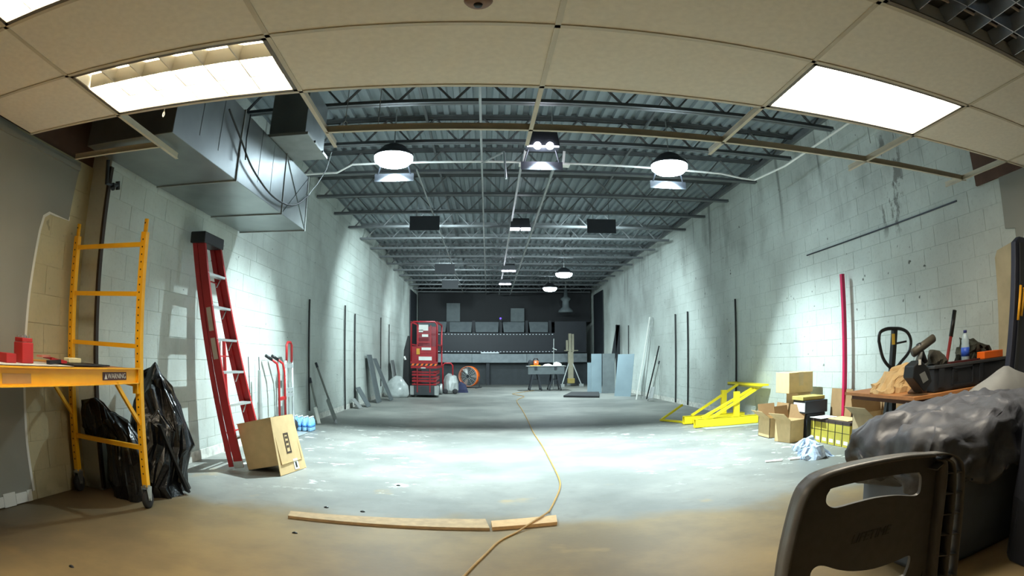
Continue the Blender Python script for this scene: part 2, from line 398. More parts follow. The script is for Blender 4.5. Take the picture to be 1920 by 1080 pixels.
# ---- suspended ceiling of the front room
T = 1.2192; GX, GY, GZ, GR = .2538, 2.7307, 2.425, .02276
sc = bpy.data.objects.new('suspended_ceiling', None); C.objects.link(sc); sc.location = (GX, GY, GZ); sc.rotation_euler = (0, 0, GR); struct(sc)
sc['label'] = 'cream suspended tile ceiling with open front edge over the front room'
cols = {-3: -3.30, -2: -2*T, -1: -T, 0: 0, 1: T, 2: 2*T, 3: 3*T, 4: 3.98}   # local x of each tee line
def tile_mesh(wd):
    return MB().box(-wd/2+.008, -T/4+.008, .004, wd/2-.008, T/4-.008, .02)
tm = {}
TROF = {(-2, 1): 'lit', (1, 1): 'lens', (-2, 3): 'lit', (1, 3): 'off'}    # (column, row) cells that hold a light
NROW = 9
for ci in range(-3, 4):
    x0, x1 = cols[ci], cols[ci+1]; wd = round(x1-x0, 3)
    for r in range(1, NROW+1):
        if (ci, r) in TROF: continue
        yc = -(r-.5)*T/2
        if wd not in tm:
            o = tile_mesh(wd).build('ceiling_tile', M_TILE, sc, local=True); tm[wd] = o
        else:
            o = tm[wd].copy(); C.objects.link(o)
        o.location = ((x0+x1)/2, yc, 0)
def tee(name, a, b):
    mb = MB(); a, b = Vector(a), Vector(b)
    mb.bar(a+Vector((0, 0, .001)), b+Vector((0, 0, .001)), .024, .004); mb.bar(a+Vector((0, 0, .02)), b+Vector((0, 0, .02)), .004, .036)
    mb.bar(a+Vector((0, 0, .038)), b+Vector((0, 0, .038)), .008, .008)
    return mb.build(name, M_TEE, sc, local=True)
for ci in range(-2, 4):
    tee('main_tee', (cols[ci], -NROW*T/2, 0), (cols[ci], T/2+(.27 if ci in (-2, -1, 0) else .25), 0))
for r in range(0, NROW+1):
    tee('cross_tee', (cols[-3], -r*T/2, 0), (cols[4], -r*T/2, 0))
tee('cross_tee', (cols[-3], T/2, 0), (cols[-2], T/2, 0))
tee('cross_tee', (cols[-1], T/2, 0), (cols[3]+.05, T/2, 0))
for x, y in ((-.9, T/2), (1.22*1.02, .2), (2.3, .35)):   # hanger wires
    MB().cyl((x, y, .04), (x+.02, y, 1.6), .0025, n=5).build('hanger_wire', M_PALE, sc, local=True)
# loose hook hanging by the tee
tag(MB().tube([Vector((-1.2+.02*math.sin(t*2*math.pi), 4.6, 2.98+.05*math.cos(t*2*math.pi))) for t in [i/10 for i in range(10)]], .004, 6, True).tube([(-1.2, 4.6, 3.03), (-1.19, 4.6, 3.7)], .003, 5).tube([(-1.2, 4.6, 2.93), (-1.205, 4.6, 2.88)], .003, 5).build('hook', M_PALE), 'small wire hook hanging below the roof joists beside the flood lamp', 'hook')

p_ = Vector((-1.82, 2.684, 0))
tag(MB().cyl((p_.x, p_.y, 2.426), (p_.x, p_.y, 2.395), .002, n=5).tube([(p_.x+.006*math.cos(t*.7854), p_.y, 2.385+.016*math.sin(t*.7854)) for t in range(8)], .0025, 5, True).build('pull_chain', M_WHITE), 'tiny white pull loop hanging at the ceiling edge below the lit louver', 'pull chain')
def troffer(ci, r, kind, label):
    x0, x1 = cols[ci], cols[ci+1]; y1 = -(r-1)*T/2; y0 = y1-T/2
    Rm = Matrix.Rotation(GR, 4, 'Z'); c = Rm @ Vector(((x0+x1)/2, (y0+y1)/2, 0)) + Vector((GX, GY, GZ+.003))
    t = thing('ceiling_light', label, 'light', c, 'lights in the suspended ceiling', GR)
    a, b = T/2-.014, T/4-.014; hgt = .11
    mh = mat('troffer_white', (226, 224, 214), .4, var=.03)
    hs = MB()
    for (u0, v0, u1, v1) in ((-a, -b, -a+.01, b), (a-.01, -b, a, b), (-a, -b, a, -b+.01), (-a, b-.01, a, b)): hs.box(u0, v0, 0, u1, v1, hgt)
    hs.box(-a, -b, hgt, a, b, hgt+.006); hs.build('housing', mh, t, local=True)
    fr = MB()
    for (u0, v0, u1, v1) in ((-a, -b, -a+.022, b), (a-.022, -b, a, b), (-a, -b, a, -b+.022), (-a, b-.022, a, b)): fr.box(u0, v0, -.003, u1, v1, .004)
    fr.build('frame', mat('troffer_frame', (120, 112, 100), .5), t, local=True)
    if kind == 'lens':
        MB().box(-a+.02, -b+.02, .006, a-.02, b-.02, .010).build('diffuser', mat('lit_lens', (255, 250, 240), .5, emit=TROFFER, ecol=WARM), t, local=True)
        return t
    me = mat('lit_reflector', (255, 250, 240), .5, emit=TROFFER*1.05, ecol=WARM) if kind == 'lit' else mat('dim_reflector', (70, 74, 80), .5)
    MB().box(-a+.012, -b+(.23 if kind == 'lit' else .012), .085, a-.012, b-.012, .09).build('reflector', me, t, local=True)
    bl = mat('louver_blade', (226, 220, 206), .35, .2, var=.03) if kind == 'lit' else mat('louver_blade_grey', (176, 186, 200), .25, .8, var=.05)
    def blade(p, q):
        p, q = Vector(p), Vector(q); d = (q-p).normalized(); s_ = Vector((-d.y, d.x, 0)); z = Vector((0, 0, 1))
        m = MB(); m.hexa([p-s_*.003, q-s_*.003, q+s_*.003, p+s_*.003], [p-s_*.02+z*.07, q-s_*.02+z*.07, q+s_*.02+z*.07, p+s_*.02+z*.07])
        return m.build('louver_blade', bl, t, local=True)
    for k in range(1, 6): blade((-a+.01+k*(2*a-.02)/6, -b+.02, .008), (-a+.01+k*(2*a-.02)/6, b-.02, .008))
    for k in range(1, 3): blade((-a+.02, -b+k*(2*b)/3, .008), (a-.02, -b+k*(2*b)/3, .008))
    if kind == 'off':
        for k in range(3): MB().cyl((-a+.03, -b+(k+.5)*2*b/3, .076), (a-.03, -b+(k+.5)*2*b/3, .076), .008, n=8).build('tube', mat('dead_tube', (190, 180, 170), .4), t, local=True)
    return t
troffer(-2, 1, 'lit', 'lit louvered ceiling light at the open ceiling edge above the duct')
troffer(1, 1, 'lens', 'lit flat white panel light at the open ceiling edge near the right wall')
troffer(-2, 3, 'lit', 'lit louvered ceiling light set back two tiles from the open edge')
troffer(1, 3, 'off', 'unlit ceiling light with grey open-cell louver')
# smoke detector
sd = thing('smoke_detector', 'round smoke detector stub on the cream ceiling tiles', 'detector', (-.05, 1.93, 2.425))
MB().lathe([(.05, 0), (.055, -.008), (.045, -.02), (.03, -.026)], (-.05, 1.93, 2.428), 20).build('body', mat('brownish', (150, 120, 104), .6), sd, True)
MB().lathe([(.018, -.026), (.014, -.034)], (-.05, 1.93, 2.428), 12).build('sensor', M_DARK, sd, True)

# ================================================================== DUCT AND PIPES (left)
du = thing('air_duct', 'large galvanised sheet metal duct hung along the left wall', 'duct', (-2.45, 4.8, 2.46))
DX0, DX1, DZ0, DZ1 = -2.885, -2.06, 2.485, 3.10
for a, b in ((3.2, 4.37), (4.375, 5.58), (5.585, 6.4)):
    o = MB().box(DX0, a, DZ0, DX1, b, DZ1).build('duct_section', M_GALV, du, bevel=.004)
    MB().box(DX0-.006, b-.012, DZ0-.012, DX1+.01, b+.004, DZ1+.01).build('seam_flange', M_PALE, o)
cr = MB()
for (ya, za), (yb, zb) in (((5.6, DZ0+.02), (6.38, DZ1-.02)), ((6.38, DZ0+.02), (5.6, DZ1-.02))):
    cr.bar((DX1+.001, ya, za), (DX1+.001, yb, zb), .004, .02, Vector((1, 0, 0)))
cr.build('cross_break', M_GALV, du)
for yy in (3.6, 3.95, 4.85, 5.2): MB().box(DX1, yy, DZ0+.12, DX1+.003, yy+.014, DZ1).build('standing_seam', M_GALV, du)
tk = thing('duct_riser', 'upright sheet metal duct riser with bottom flange above the large duct', 'duct', (-1.86, 5.5, 3.1))
MB().box(-2.1, 5.1, 3.14, -1.72, 5.78, 3.68).build('riser_body', M_GALV, tk, bevel=.004)
MB().box(-2.14, 5.06, 3.112, -1.68, 5.82, 3.14).build('flange', M_PALE, tk)
for yy in (5.3, 5.6): MB().cyl((-1.68, yy, 3.122), (-1.668, yy, 3.122), .012, n=8).build('bolt', M_DARK, tk)
tag(MB().tube(smooth([PX(430, 205, -2.03), PX(452, 262, -2.02), PX(468, 305, -2.02), PX(485, 335, -2.02), PX(505, 362, -2.02), PX(525, 378, -2.02), PX(545, 385, -2.02), PX(562, 380, -2.02), PX(578, 366, -2.02)], 4), .009, 7).build('black_cable', M_BLK), 'black cable looping down in front of the duct', 'cable')
tag(MB().tube([PX(578, 366, -2.02), PX(595, 345, -2.0), PX(612, 318, -1.95), PX(622, 285, -1.9)], .006, 6).build('white_cable', M_PALE), 'thin pale wire hanging beside the duct corner', 'cable')
tag(MB().tube([PX(203, 300, -2.86), PX(200, 344, -2.86), PX(212, 348, -2.86), PX(221, 347, -2.86)], .017, 8).cyl(PX(221, 340, -2.86), PX(221, 356, -2.86), .02).cyl(PX(212, 346, -2.86), PX(212, 354, -2.84), .02).build('pipe_stub', M_DARK), 'short dark pipe stub with valve at the top of the left wall', 'pipe')
for lb, pts in (('thin dark wire hanging in the ceiling gap over the duct', ((470, 215, -2.0), (462, 260, -2.0), (460, 300, -2.0))),):
    tag(MB().tube([PX(*p) for p in pts], .006, 6).build('loose_wire', M_BLK), lb, 'wire')
# conduit across the lamps
tag(MB().tube([(-2.75, 7.3, 3.42), (-1.95, 7.28, 3.42), (-1.75, 7.27, 3.52), (.0, 7.28, 3.53), (1.7, 7.3, 3.52), (3.1, 7.32, 3.50), (3.4, 7.33, 3.46), (3.6, 7.3, 3.44), (3.8, 6.7, 3.48), (3.84, 5.2, 3.5), (3.86, 4.2, 3.52)], .014, 8).build('white_conduit', M_WHITE), 'white electrical conduit running across the room under the joists', 'conduit')
tag(MB().tube([(-.09, 7.28, 3.515), PY(945, 285, 6.5), PY(949, 335, 6.3)], .012, 8).build('hanging_rod', M_STEEL), 'bright metal rod dangling below the roof near the twin lamp', 'rod')
for x in (.42, .86):
    tag(MB().bar((x, 7.6, 3.62), (x, 24.4, 3.62), .03, .04).build('ceiling_rail', M_PALE), ['pale rail under the joists on the left of the twin lamps', 'pale rail under the joists on the right of the twin lamps'][x > .6], 'rail')
tag(MB().tube([(-1.0, 8, 3.66), (-1.0, 24, 3.66)], .012).build('long_conduit', M_PALE), 'long thin conduit running away under the joists left of the rails', 'conduit')

# ================================================================== LAMPS UNDER THE ROOF
def spot(parent, loc, W, size, col, dirv=(0, 0, -1), blend=1.0, rad=.12):
    d = bpy.data.lights.new('lamp_light', 'SPOT'); d.energy = W; d.color = col; d.spot_size = math.radians(size); d.spot_blend = blend; d.shadow_soft_size = rad
    o = bpy.data.objects.new('lamp_light', d); C.objects.link(o); o.parent = parent
    o.location = Vector(loc)-parent.location; o.rotation_euler = Vector(dirv).to_track_quat('-Z', 'Y').to_euler(); return o
M_GLOW = mat('lamp_lens', (255, 255, 255), .4, emit=40, ecol=(.72, .9, 1.0))
def shade_bar(t, x, y, z):  # added, unseen: plate cuts the beam, inferred from the straight floor shadow
    MB().box(x-.24, y+.105, z-.147, x+.24, y+.11, z-.05).build('added_shade_plate', M_DARK, t)
    for s_ in (-.2, .2): MB().bar((x+s_, y+.108, z-.055), (x+s_*.7, y+.05, z+.14), .014).build('added_shade_arm', M_DARK, t)
def high_bay(x, y, z, label, W, add_shade=True):
    t = thing('flood_lamp', label, 'lamp', (x, y, z), 'round flood lamps under the roof')
    MB().lathe([(.05, .17), (.13, .13), (.2, .06), (.238, .03), (.238, .0)], (x, y, z), 24).build('housing', M_CHAR, t, True)
    MB().lathe([(.235, .0), (.23, -.05), (.18, -.095), (.08, -.118), (.01, -.12)], (x, y, z), 24).build('lens', M_GLOW, t, True)
    MB().cyl((x, y, z+.17), (x, y, ZD), .008, n=6).build('hanger', M_STEEL, t)
    spot(t, (x, y, z-.127), W, 128, COOL, rad=.014)
    if add_shade: shade_bar(t, x, y, z-.127)
    return t
high_bay(-1.14, 6.85, 3.46, 'glaring round flood lamp over the duct side of the room', FLOOD_W)
high_bay(2.24, 7.0, 3.46, 'glaring round flood lamp near the right wall', FLOOD_W)
high_bay(2.12, 17.0, 3.46, 'lit round flood lamp, nearer of two on the right deep in the hall', FAR_W, False)
high_bay(2.08, 20.6, 3.46, 'lit round flood lamp, farther of two on the right deep in the hall', FAR_W*.7, False)
def shield(x, y, z, label, W):
    t = thing('shielded_lamp', label, 'lamp', (x, y, z), 'dark shielded lamps')
    MB().box(x-.27, y, z-.02, x+.27, y+.02, z+.24).build('shield_plate', M_CHAR, t)
    MB().box(x-.24, y+.02, z+.08, x+.24, y+.16, z+.22).build('lamp_body', M_DARK, t)
    MB().box(x-.22, y+.16, z+.09, x+.22, y+.165, z+.21).build('lens', mat('shield_lens', (255, 255, 255), .4, emit=8, ecol=(.75, .92, 1)), t)
    for s_ in (-.15, .15): MB().cyl((x+s_, y+.05, z+.22), (x+s_, y+.05, ZD), .006, n=5).build('hanger', M_STEEL, t)
    if W: spot(t, (x, y+.24, z+.12), W, 150, COOL, (0, .75, -.66), 1.0, .1)
shield(-1.15, 10.65, 3.38, 'dark lamp shield hung left of the rails, next after the flood lamp', FAR_W)
shield(2.06, 10.8, 3.38, 'dark lamp shield hung right of the rails, next after the flood lamp', FAR_W)
shield(-1.18, 16.3, 3.38, 'small dark lamp shield third along on the left of the rails', FAR_W*.6)
shield(-1.25, 19.8, 3.38, 'small dark lamp shield farthest along on the left of the rails', FAR_W*.3)
M_STRIP = mat('strip_glow', (255, 255, 255), .4, emit=14, ecol=(.85, .85, 1.0))
def twin(x, y, z, label, big=False):
    t = thing('twin_lamp', label, 'lamp', (x, y, z), 'black twin lamps between the rails')
    MB().hexa([(x-.19, y, z+.02), (x+.19, y, z+.02), (x+.19, y+.22, z+.02), (x-.19, y+.22, z+.02)],
              [(x-.16, y, z+.2), (x+.16, y, z+.2), (x+.16, y+.22, z+.2), (x-.16, y+.22, z+.2)]).build('hood', M_CHAR, t)
    if big:
        for s_ in (-.065, .075): MB().lathe([(.045, 0), (.04, -.03), (.01, -.04)], (x+s_, y-.005, z+.01), 14, 'y').build('bulb', M_STRIP, t, True)
        MB().box(x-.18, y-.005, z, x+.18, y+.01, z+.018).build('lamp_rim', mat('dim_strip', (255, 255, 255), .4, emit=1.5, ecol=(.8, .8, 1)), t)
    else:
        for s_ in (-.1, .1): MB().box(x+s_-.085, y-.01, z-.01, x+s_+.085, y+.12, z+.018).build('lamp_strip', M_STRIP, t)
    for s_ in (-.12, .12): MB().cyl((x+s_, y+.11, z+.2), (x+s_, y+.11, ZD), .006, n=5).build('hanger', M_STEEL, t)
    d = bpy.data.lights.new('lamp_light', 'POINT'); d.energy = 10 if big else 6; d.color = (.85, .87, 1); d.shadow_soft_size = .08
    o = bpy.data.objects.new('lamp_light', d); C.objects.link(o); o.parent = t; o.location = (0, .1, -.08)
    if big: spot(t, (x, y+.1, z-.06), MID_W, 112, COOL, (0, .12, -1), rad=.014); shade_bar(t, x, y+.1, z-.06)
twin(.60, 6.45, 3.44, 'black hooded lamp with two bright round bulbs between the flood lamps', True)
twin(.58, 11.0, 3.46, 'black hooded strip lamp between the two dark lamp shields')
twin(.55, 16.5, 3.46, 'small black hooded strip lamp deep in the hall between the rails')
twin(.53, 19.5, 3.46, 'farthest black hooded strip lamp between the rails')
br = thing('lit_crossbar', 'white bracket bar glowing under the twin lamp', 'bracket', (.66, 7.1, 3.43))
MB().box(.36, 7.04, 3.425, .98, 7.16, 3.44).build('bar', M_WHITE, br)
for x in (.42, .9): MB().bar((x, 7.1, 3.44), (x+.02, 7.1, 3.62), .03).build('upright', M_WHITE, br)

# ================================================================== YELLOW SCAFFOLD
SX0, SX1, SY0, SY1 = -3.05, -2.34, 1.62, 3.45
sf = thing('scaffold', 'yellow rolling scaffold with plank deck beside the grey wall', 'scaffold', ((SX0+SX1)/2, 2.5, 0))
M_HOLE = mat('hole_black', (30, 22, 10), .9)

for yy in (SY1, SY0):
    for x in (SX0, SX1):
        po = MB().box(x-.024, yy-.024, .155, x+.024, yy+.024, 1.885).build('post', M_YEL, sf, bevel=.004)
        MB().cyl((x, yy, 1.885), (x, yy, 1.975), .017, n=12).build('coupling_pin', M_YEL, po, True)
        hb = MB(); z = .25
        while z < 1.86: hb.cyl((x, yy-.0245, z), (x, yy-.0255, z), .006, n=8); z += .051
        hb.cyl((x, yy-.018, 1.945), (x, yy-.0185, 1.945), .006, n=8).build('pin_holes', M_HOLE, po)['kind'] = 'stuff'
        cs = MB().cyl((x, yy, .155), (x, yy, .17), .03).box(x-.03, yy-.03, .145, x+.03, yy+.03, .157).build('caster_stem', M_STEEL, sf)
        MB().hexa([(x-.026, yy-.02, .06), (x-.021, yy-.02, .06), (x-.021, yy+.02, .06), (x-.026, yy+.02, .06)], [(x-.026, yy-.035, .147), (x-.021, yy-.035, .147), (x-.021, yy+.035, .147), (x-.026, yy+.035, .147)]).hexa([(x+.021, yy-.02, .06), (x+.026, yy-.02, .06), (x+.026, yy+.02, .06), (x+.021, yy+.02, .06)], [(x+.021, yy-.035, .147), (x+.026, yy-.035, .147), (x+.026, yy+.035, .147), (x+.021, yy+.035, .147)]).cyl((x-.032, yy-.0, .066), (x+.032, yy, .066), .01).build('caster_fork', M_STEEL, cs)
        MB().lathe([(.02, -.018), (.055, -.018), (.066, -.012), (.066, .012), (.055, .018), (.02, .018)], (x, yy, .066), 22, 'x').build('caster_wheel', M_RUB, cs, True)
    for z, s_ in ((1.80, .03), (1.465, .03), (1.115, .03), (.43, .032)):
        MB().box(SX0+.024, yy-.014, z-s_/2, SX1-.024, yy+.014, z+s_/2).build('rung', M_YEL, sf)
for x, s_ in ((SX1, 1), (SX0, -1)):
    xi = x-s_*.0
    r_ = MB().box(x-.003, SY0+.03, .868, x+.003, SY1-.03, .972).box(x, SY0+.03, .964, x+s_*.028, SY1-.03, .972).box(x, SY0+.03, .868, x+s_*.022, SY1-.03, .874).box(x-.003, SY1-.042, .868, x+s_*.022, SY1-.03, .972).build('deck_rail', M_YEL, sf)
    for ya, yb in ((SY1-.30, SY1), (SY0+.30, SY0)):
        MB().bar((x, ya, .872), (x, yb, .58), .02, .028).build('brace', M_YEL, sf)
        MB().bar((x-s_*.02, yb, .85), (x-s_*.22, yb, .87), .02).build('corner_brace', M_YEL, sf)
    for yy in (SY1-.03, SY0+.03): MB().box(x-.03, yy-.02, .80, x+.012, yy+.02, .865).build('rail_latch', M_YEL, sf)
MB().box(SX0+.004, SY0+.05, .952, SX1-.004, SY1-.05, .968).build('deck', M_PLY, sf)
wl_ = B(SX1+.003, 2.98, .895, SX1+.005, 3.27, .945).build('warning_label', mat('label_dark_red', (70, 16, 10), .5), sf)
text_part('lettering', 'WARNING', .046, M_WHITE, wl_, basis((SX1+.0055, 3.15, .919), (0, 1, 0), (0, 0, 1)), .0005)
MB().prism([(SX1+.0052, 3.0, .902), (SX1+.0052, 3.035, .902), (SX1+.0052, 3.0175, .938)], (.0006, 0, 0)).build('triangle_mark', M_WHITE, wl_)
B(SX1+.003, 2.0, .885, SX1+.005, 2.25, .935).build('worn_sticker', mat('worn_sticker', (196, 150, 92), .7), sf)

def on_deck(px, py, X=-2.6): p = PX(px, py, X); return p
zd = .9735
tag(B(-2.78, 2.0, zd-.0005, -2.4, 2.74, zd+.0005).build('paper_sheet', M_WHITE), 'white paper sheet lying on the yellow scaffold deck', 'paper')
db = thing('drill_bit_case', 'open red case full of drill bits standing on the scaffold deck', 'case', (-2.58, 2.42, zd))
MB().box(-2.63, 2.365, zd+.001, -2.54, 2.475, zd+.115).build('case_body', M_RED, db, bevel=.006)
MB().box(-2.625, 2.37, zd+.117, -2.545, 2.47, zd+.14).build('bit_holder', M_RED, db, bevel=.004)
for i in range(4):
    for k in range(2): MB().cyl((-2.605+k*.04, 2.385+i*.023, zd+.14), (-2.605+k*.04, 2.385+i*.023, zd+.152+.006*(i % 2)), .0055, n=7).build('drill_bit', M_STEEL, db)
tag(MB().box(-2.62, 2.21, zd+.001, -2.53, 2.30, zd+.052).build('red_case_lid', M_RED, bevel=.004), 'small red case lid next to the drill bit case', 'lid')
pr = thing('red_pliers', 'red and black hand tools lying on the scaffold deck', 'tool', (-2.56, 2.68, zd))
MB().bar((-2.52, 2.6, zd+.012), (-2.54, 2.74, zd+.02), .03, .022).build('black_grip', M_BLK, pr)
MB().bar((-2.55, 2.66, zd+.03), (-2.53, 2.8, zd+.014), .022, .02).bar((-2.58, 2.62, zd+.04), (-2.6, 2.74, zd+.03), .02, .014).build('red_grip', M_RED, pr)
MB().bar((-2.57, 2.56, zd+.044), (-2.58, 2.66, zd+.046), .05, .012).build('jaw', mat('tool_pink', (190, 120, 104), .5), pr)
tag(MB().box(-2.66, 2.76, zd+.0, -2.42, 3.18, zd+.009).build('black_tray', M_BLK, bevel=.003), 'flat black tray lying on the scaffold deck', 'tray')
tag(MB().box(-2.6, 2.85, zd+.011, -2.54, 2.985, zd+.042).build('sponge', mat('sponge', (232, 222, 178), .9), bevel=.006), 'pale yellow sponge block on the black tray', 'sponge')

# black film and bags under and beside the scaffold
hp_ = MB().rings([(-2.6, 4.0, .0, .27, .30), (-2.6, 4.0, .1, .28, .30), (-2.6, 4.03, .25, .28, .27), (-2.58, 4.06, .42, .26, .22), (-2.57, 4.08, .55, .24, .18), (-2.60, 4.1, .66, .20, .15), (-2.64, 4.12, .78, .14, .11), (-2.65, 4.14, .88, .08, .07), (-2.64, 4.15, .97, .03, .03), (-2.64, 4.15, 1.0, .006, .006)], 72, .085, 8, 3)
for v in hp_.v: v.x = max(v.x, XL+.016)
tag(hp_.build('black_plastic_sheet', M_FILM), 'tall pointed heap of black plastic film behind the scaffold', 'plastic sheet')
tag(MB().rings([(-2.62, 3.61, 0, .17, .11), (-2.62, 3.61, .12, .19, .12), (-2.62, 3.61, .3, .19, .12), (-2.66, 3.62, .45, .17, .10), (-2.72, 3.62, .55, .13, .08), (-2.76, 3.62, .62, .05, .04)], 60, .05, 9, 11).build('black_plastic_sheet', M_FILM), 'low bundle of black plastic film behind the scaffold caster', 'plastic sheet')
tag(MB().rings([(-2.83, 3.57, .40, .06, .03), (-2.84, 3.565, .43, .16, .06), (-2.84, 3.565, .5, .20, .07), (-2.86, 3.565, .58, .18, .07), (-2.9, 3.565, .66, .12, .06), (-2.9, 3.565, .72, .03, .03)], 64, .045, 13, 21).build('trash_bag', M_FILM), 'glossy black trash bag slumped behind the scaffold frame', 'bag')
tag(MB().bar((-2.3, 4.02, .02), (-2.42, 3.84, .55), .07, .02).build('black_board_strip', M_CHAR), 'narrow black board leaning on the plastic film', 'board')

# ================================================================== LADDER, BOX, HAND TRUCK
ld = thing('step_ladder', 'folded red fibreglass step ladder leaning on the left wall', 'ladder', (-2.4, 5.35, 0))
def lp(t, side):   # point on the front rail, t = 0 foot .. 1 top
    y0, y1 = ((5.18, 5.06), (5.86, 5.46))[side]
    return Vector((-2.33+t*(-2.72+2.33), y0+(y1-y0)*t, 2.16*t))
lean = Vector((-.2, 0, -.04)).normalized()
perp = Vector((.98, 0, .2))
for s_ in (0, 1):
    a, b = lp(.01, s_), lp(1, s_); yo = (-.0, 0)[s_]
    m = MB(); m.bar(a, b, .008, .085, perp); e = Vector((0, (.03, -.03)[s_], 0))
    m.bar(a+perp*.04+e*.5, b+perp*.04+e*.5, .03, .006, perp).bar(a-perp*.04+e*.5, b-perp*.04+e*.5, .03, .006, perp)
    r_ = m.build('front_rail', M_RED, ld)
    MB().bar(a+Vector((0, 0, -.002)), a+(b-a)*.03, .012, .1, perp).build('foot', M_ALU, r_)
    MB().bar(a-perp*.085+Vector((0, 0, .02)), b-perp*.07, .022, .05, perp).build('rear_rail', M_RED, ld)
    yy = (-.0055, .0055)[s_]
    for t0, t1, nm in ((.60, .70, 'data_label'), (.48, .57, 'data_label')):
        c0, c1 = lp(t0, s_), lp(t1, s_); MB().bar(c0+Vector((0, yy, 0)), c1+Vector((0, yy, 0)), .002, .05, perp).build(nm, mat('label_pale', (196, 176, 160), .6), r_)
for k in range(1, 7):
    t = k*.305/2.16; a, b = lp(t, 0), lp(t, 1)
    st = MB().bar(a+Vector((0, .005, 0)), b-Vector((0, .005, 0)), .085, .022).build('step', M_ALU, ld)
    MB().bar(a+Vector((-.02, .01, -.01)), a+Vector((-.02, .1, -.1)), .012, .003).build('step_brace', M_ALU, st)
    MB().bar(b+Vector((-.02, -.01, -.01)), b+Vector((-.02, -.1, -.1)), .012, .003).build('step_brace', M_ALU, st)
for k in (1, 3, 5):
    t = k*.36/2.16; MB().bar(lp(t, 0)-perp*.08, lp(t, 1)-perp*.08, .02, .012).build('rear_brace', M_RED, ld)
a, b = lp(1, 0), lp(1, 1); cp = (a+b)/2
MB().box(cp.x-.11, a.y-.03, cp.z-.05, cp.x+.065, b.y+.03, cp.z+.06).build('top_cap', M_BLK, ld, bevel=.012)
tag(MB().cyl((XL+.07, 6.12, 0), (XL+.045, 6.05, 1.25), .022, n=10).build('red_tube', M_RED), 'dull red steel tube standing against the wall behind the ladder', 'tube')

bxo = thing('cardboard_box', 'tilted cardboard box with hanging flap and label resting by the ladder foot', 'box', (-2.05, 5.3, 0))
ang = math.radians(14); ca, sa = math.cos(ang), math.sin(ang)
def bp(u, v, h):   # box frame: u across, v deep, h up; pivot on the left bottom edge, then turned a little
    x, z = u*ca-h*sa, u*sa+h*ca; th = math.radians(9)
    return Vector((-2.25+x*math.cos(th)+v*math.sin(th), 5.22-x*math.sin(th)+v*math.cos(th), z+.004))
BW, BD, BH = .40, .42, .44
m = MB()
def panel(m, p, n): p = [Vector(x) for x in p]; m.prism(p, n)
panel(m, [bp(0, 0, 0), bp(BW, 0, 0), bp(BW, 0, BH), bp(0, 0, BH)], (0, .005, 0))
panel(m, [bp(0, BD, 0), bp(BW, BD, 0), bp(BW, BD, BH), bp(0, BD, BH)], (0, .005, 0))
panel(m, [bp(0, 0, 0), bp(0, BD, 0), bp(0, BD, BH), bp(0, 0, BH)], (.005, 0, 0))
panel(m, [bp(0, 0, 0), bp(BW, 0, 0), bp(BW, BD, 0), bp(0, BD, 0)], (0, 0, .004))
panel(m, [bp(-.01, -.005, BH), bp(BW, -.005, BH), bp(BW, BD+.005, BH), bp(-.01, BD+.005, BH)], (0, 0, .005))
m.build('carton', M_CARD, bxo)
f0, f1 = bp(BW, -.015, BH), bp(BW, BD+.02, BH); g0 = Vector((f0.x+.10, f0.y-.06, .003)); g1 = Vector((f1.x+.12, f1.y+.02, .003))
fl = MB().prism([f0, f1, g1, g0], (.006, 0, .002)).build('flap', M_CARD, bxo)
def onf(s, t, d=.009): return f0.lerp(f1, s).lerp(g0.lerp(g1, s), t)+Vector((d, 0, .003))
MB().prism([onf(.55, .78), onf(.72, .78), onf(.72, .97), onf(.55, .97)], (.001, 0, 0)).build('white_label', M_WHITE, fl)
MB().prism([onf(.6, .84, .0105), onf(.66, .84, .0105), onf(.66, .94, .0105), onf(.6, .94, .0105)], (.0005, 0, 0)).build('barcode_mark', M_BLK, fl)
pm = MB(); ink = mat('brown_ink', (66, 50, 34), .8)
for s0, t0, s1, t1 in ((.38, .3, .42, .66), (.54, .3, .58, .66), (.4, .3, .56, .33), (.4, .63, .56, .66), (.44, .36, .52, .40), (.44, .44, .52, .48), (.44, .52, .52, .56)):
    pm.prism([onf(s0, t0), onf(s1, t0), onf(s1, t1), onf(s0, t1)], (.0008, 0, 0))
pm.build('printed_mark', ink, fl)
t0 = bp(.08, .12, BH+.012)
MB().prism([bp(.08, .14, BH+.0075), bp(.30, .14, BH+.0075), bp(.30, .24, BH+.0075), bp(.08, .24, BH+.0075)], (0, 0, .0006)).build('printed_mark', mat('faint_ink', (146, 116, 76), .8), bxo)

ht = thing('hand_truck', 'red and aluminium convertible hand truck standing at the left wall', 'hand truck', (-2.72, 8.05, 0))
HX = -2.74; A = lambda px, py: PX(px, py, HX)
for (y0, y1) in ((7.78, 7.84), (8.16, 8.12)):
    MB().cyl((HX, y0, .03), (HX, y1, 1.02), .02).build('frame_rail', M_ALU, ht, True)
for z in (.18, .55, .62, .95): MB().bar((HX, 7.8, z), (HX, 8.14, z), .03, .05).build('cross_member', M_ALU, ht)
for y0 in (7.86, 8.1): MB().cyl((HX-.05, y0, .1), (HX-.05, y0, .98), .011).build('inner_strut', M_STEEL, ht)
MB().tube([(HX, 7.88, 1.0), (HX, 7.88, 1.23), (HX, 7.93, 1.27), (HX, 8.05, 1.27), (HX, 8.1, 1.23), (HX, 8.1, 1.0)], .018).build('loop_handle', M_RED, ht, True)
for y0 in (7.5, 7.74):
    h = MB().tube([(HX+.02, y0, .12), (HX+.02, y0, .85), (HX+.0, y0-.02, .98), (HX-.06, y0-.1, 1.04)], .017).build('side_handle', M_RED, ht, True)
    MB().cyl((HX-.05, y0-.085, 1.03), (HX-.11, y0-.17, 1.08), .021).build('grip', M_BLK, h, True)
    MB().bar((HX+.02, y0, .52), (HX, 7.8, .52), .04).build('handle_clamp', M_RED, ht)
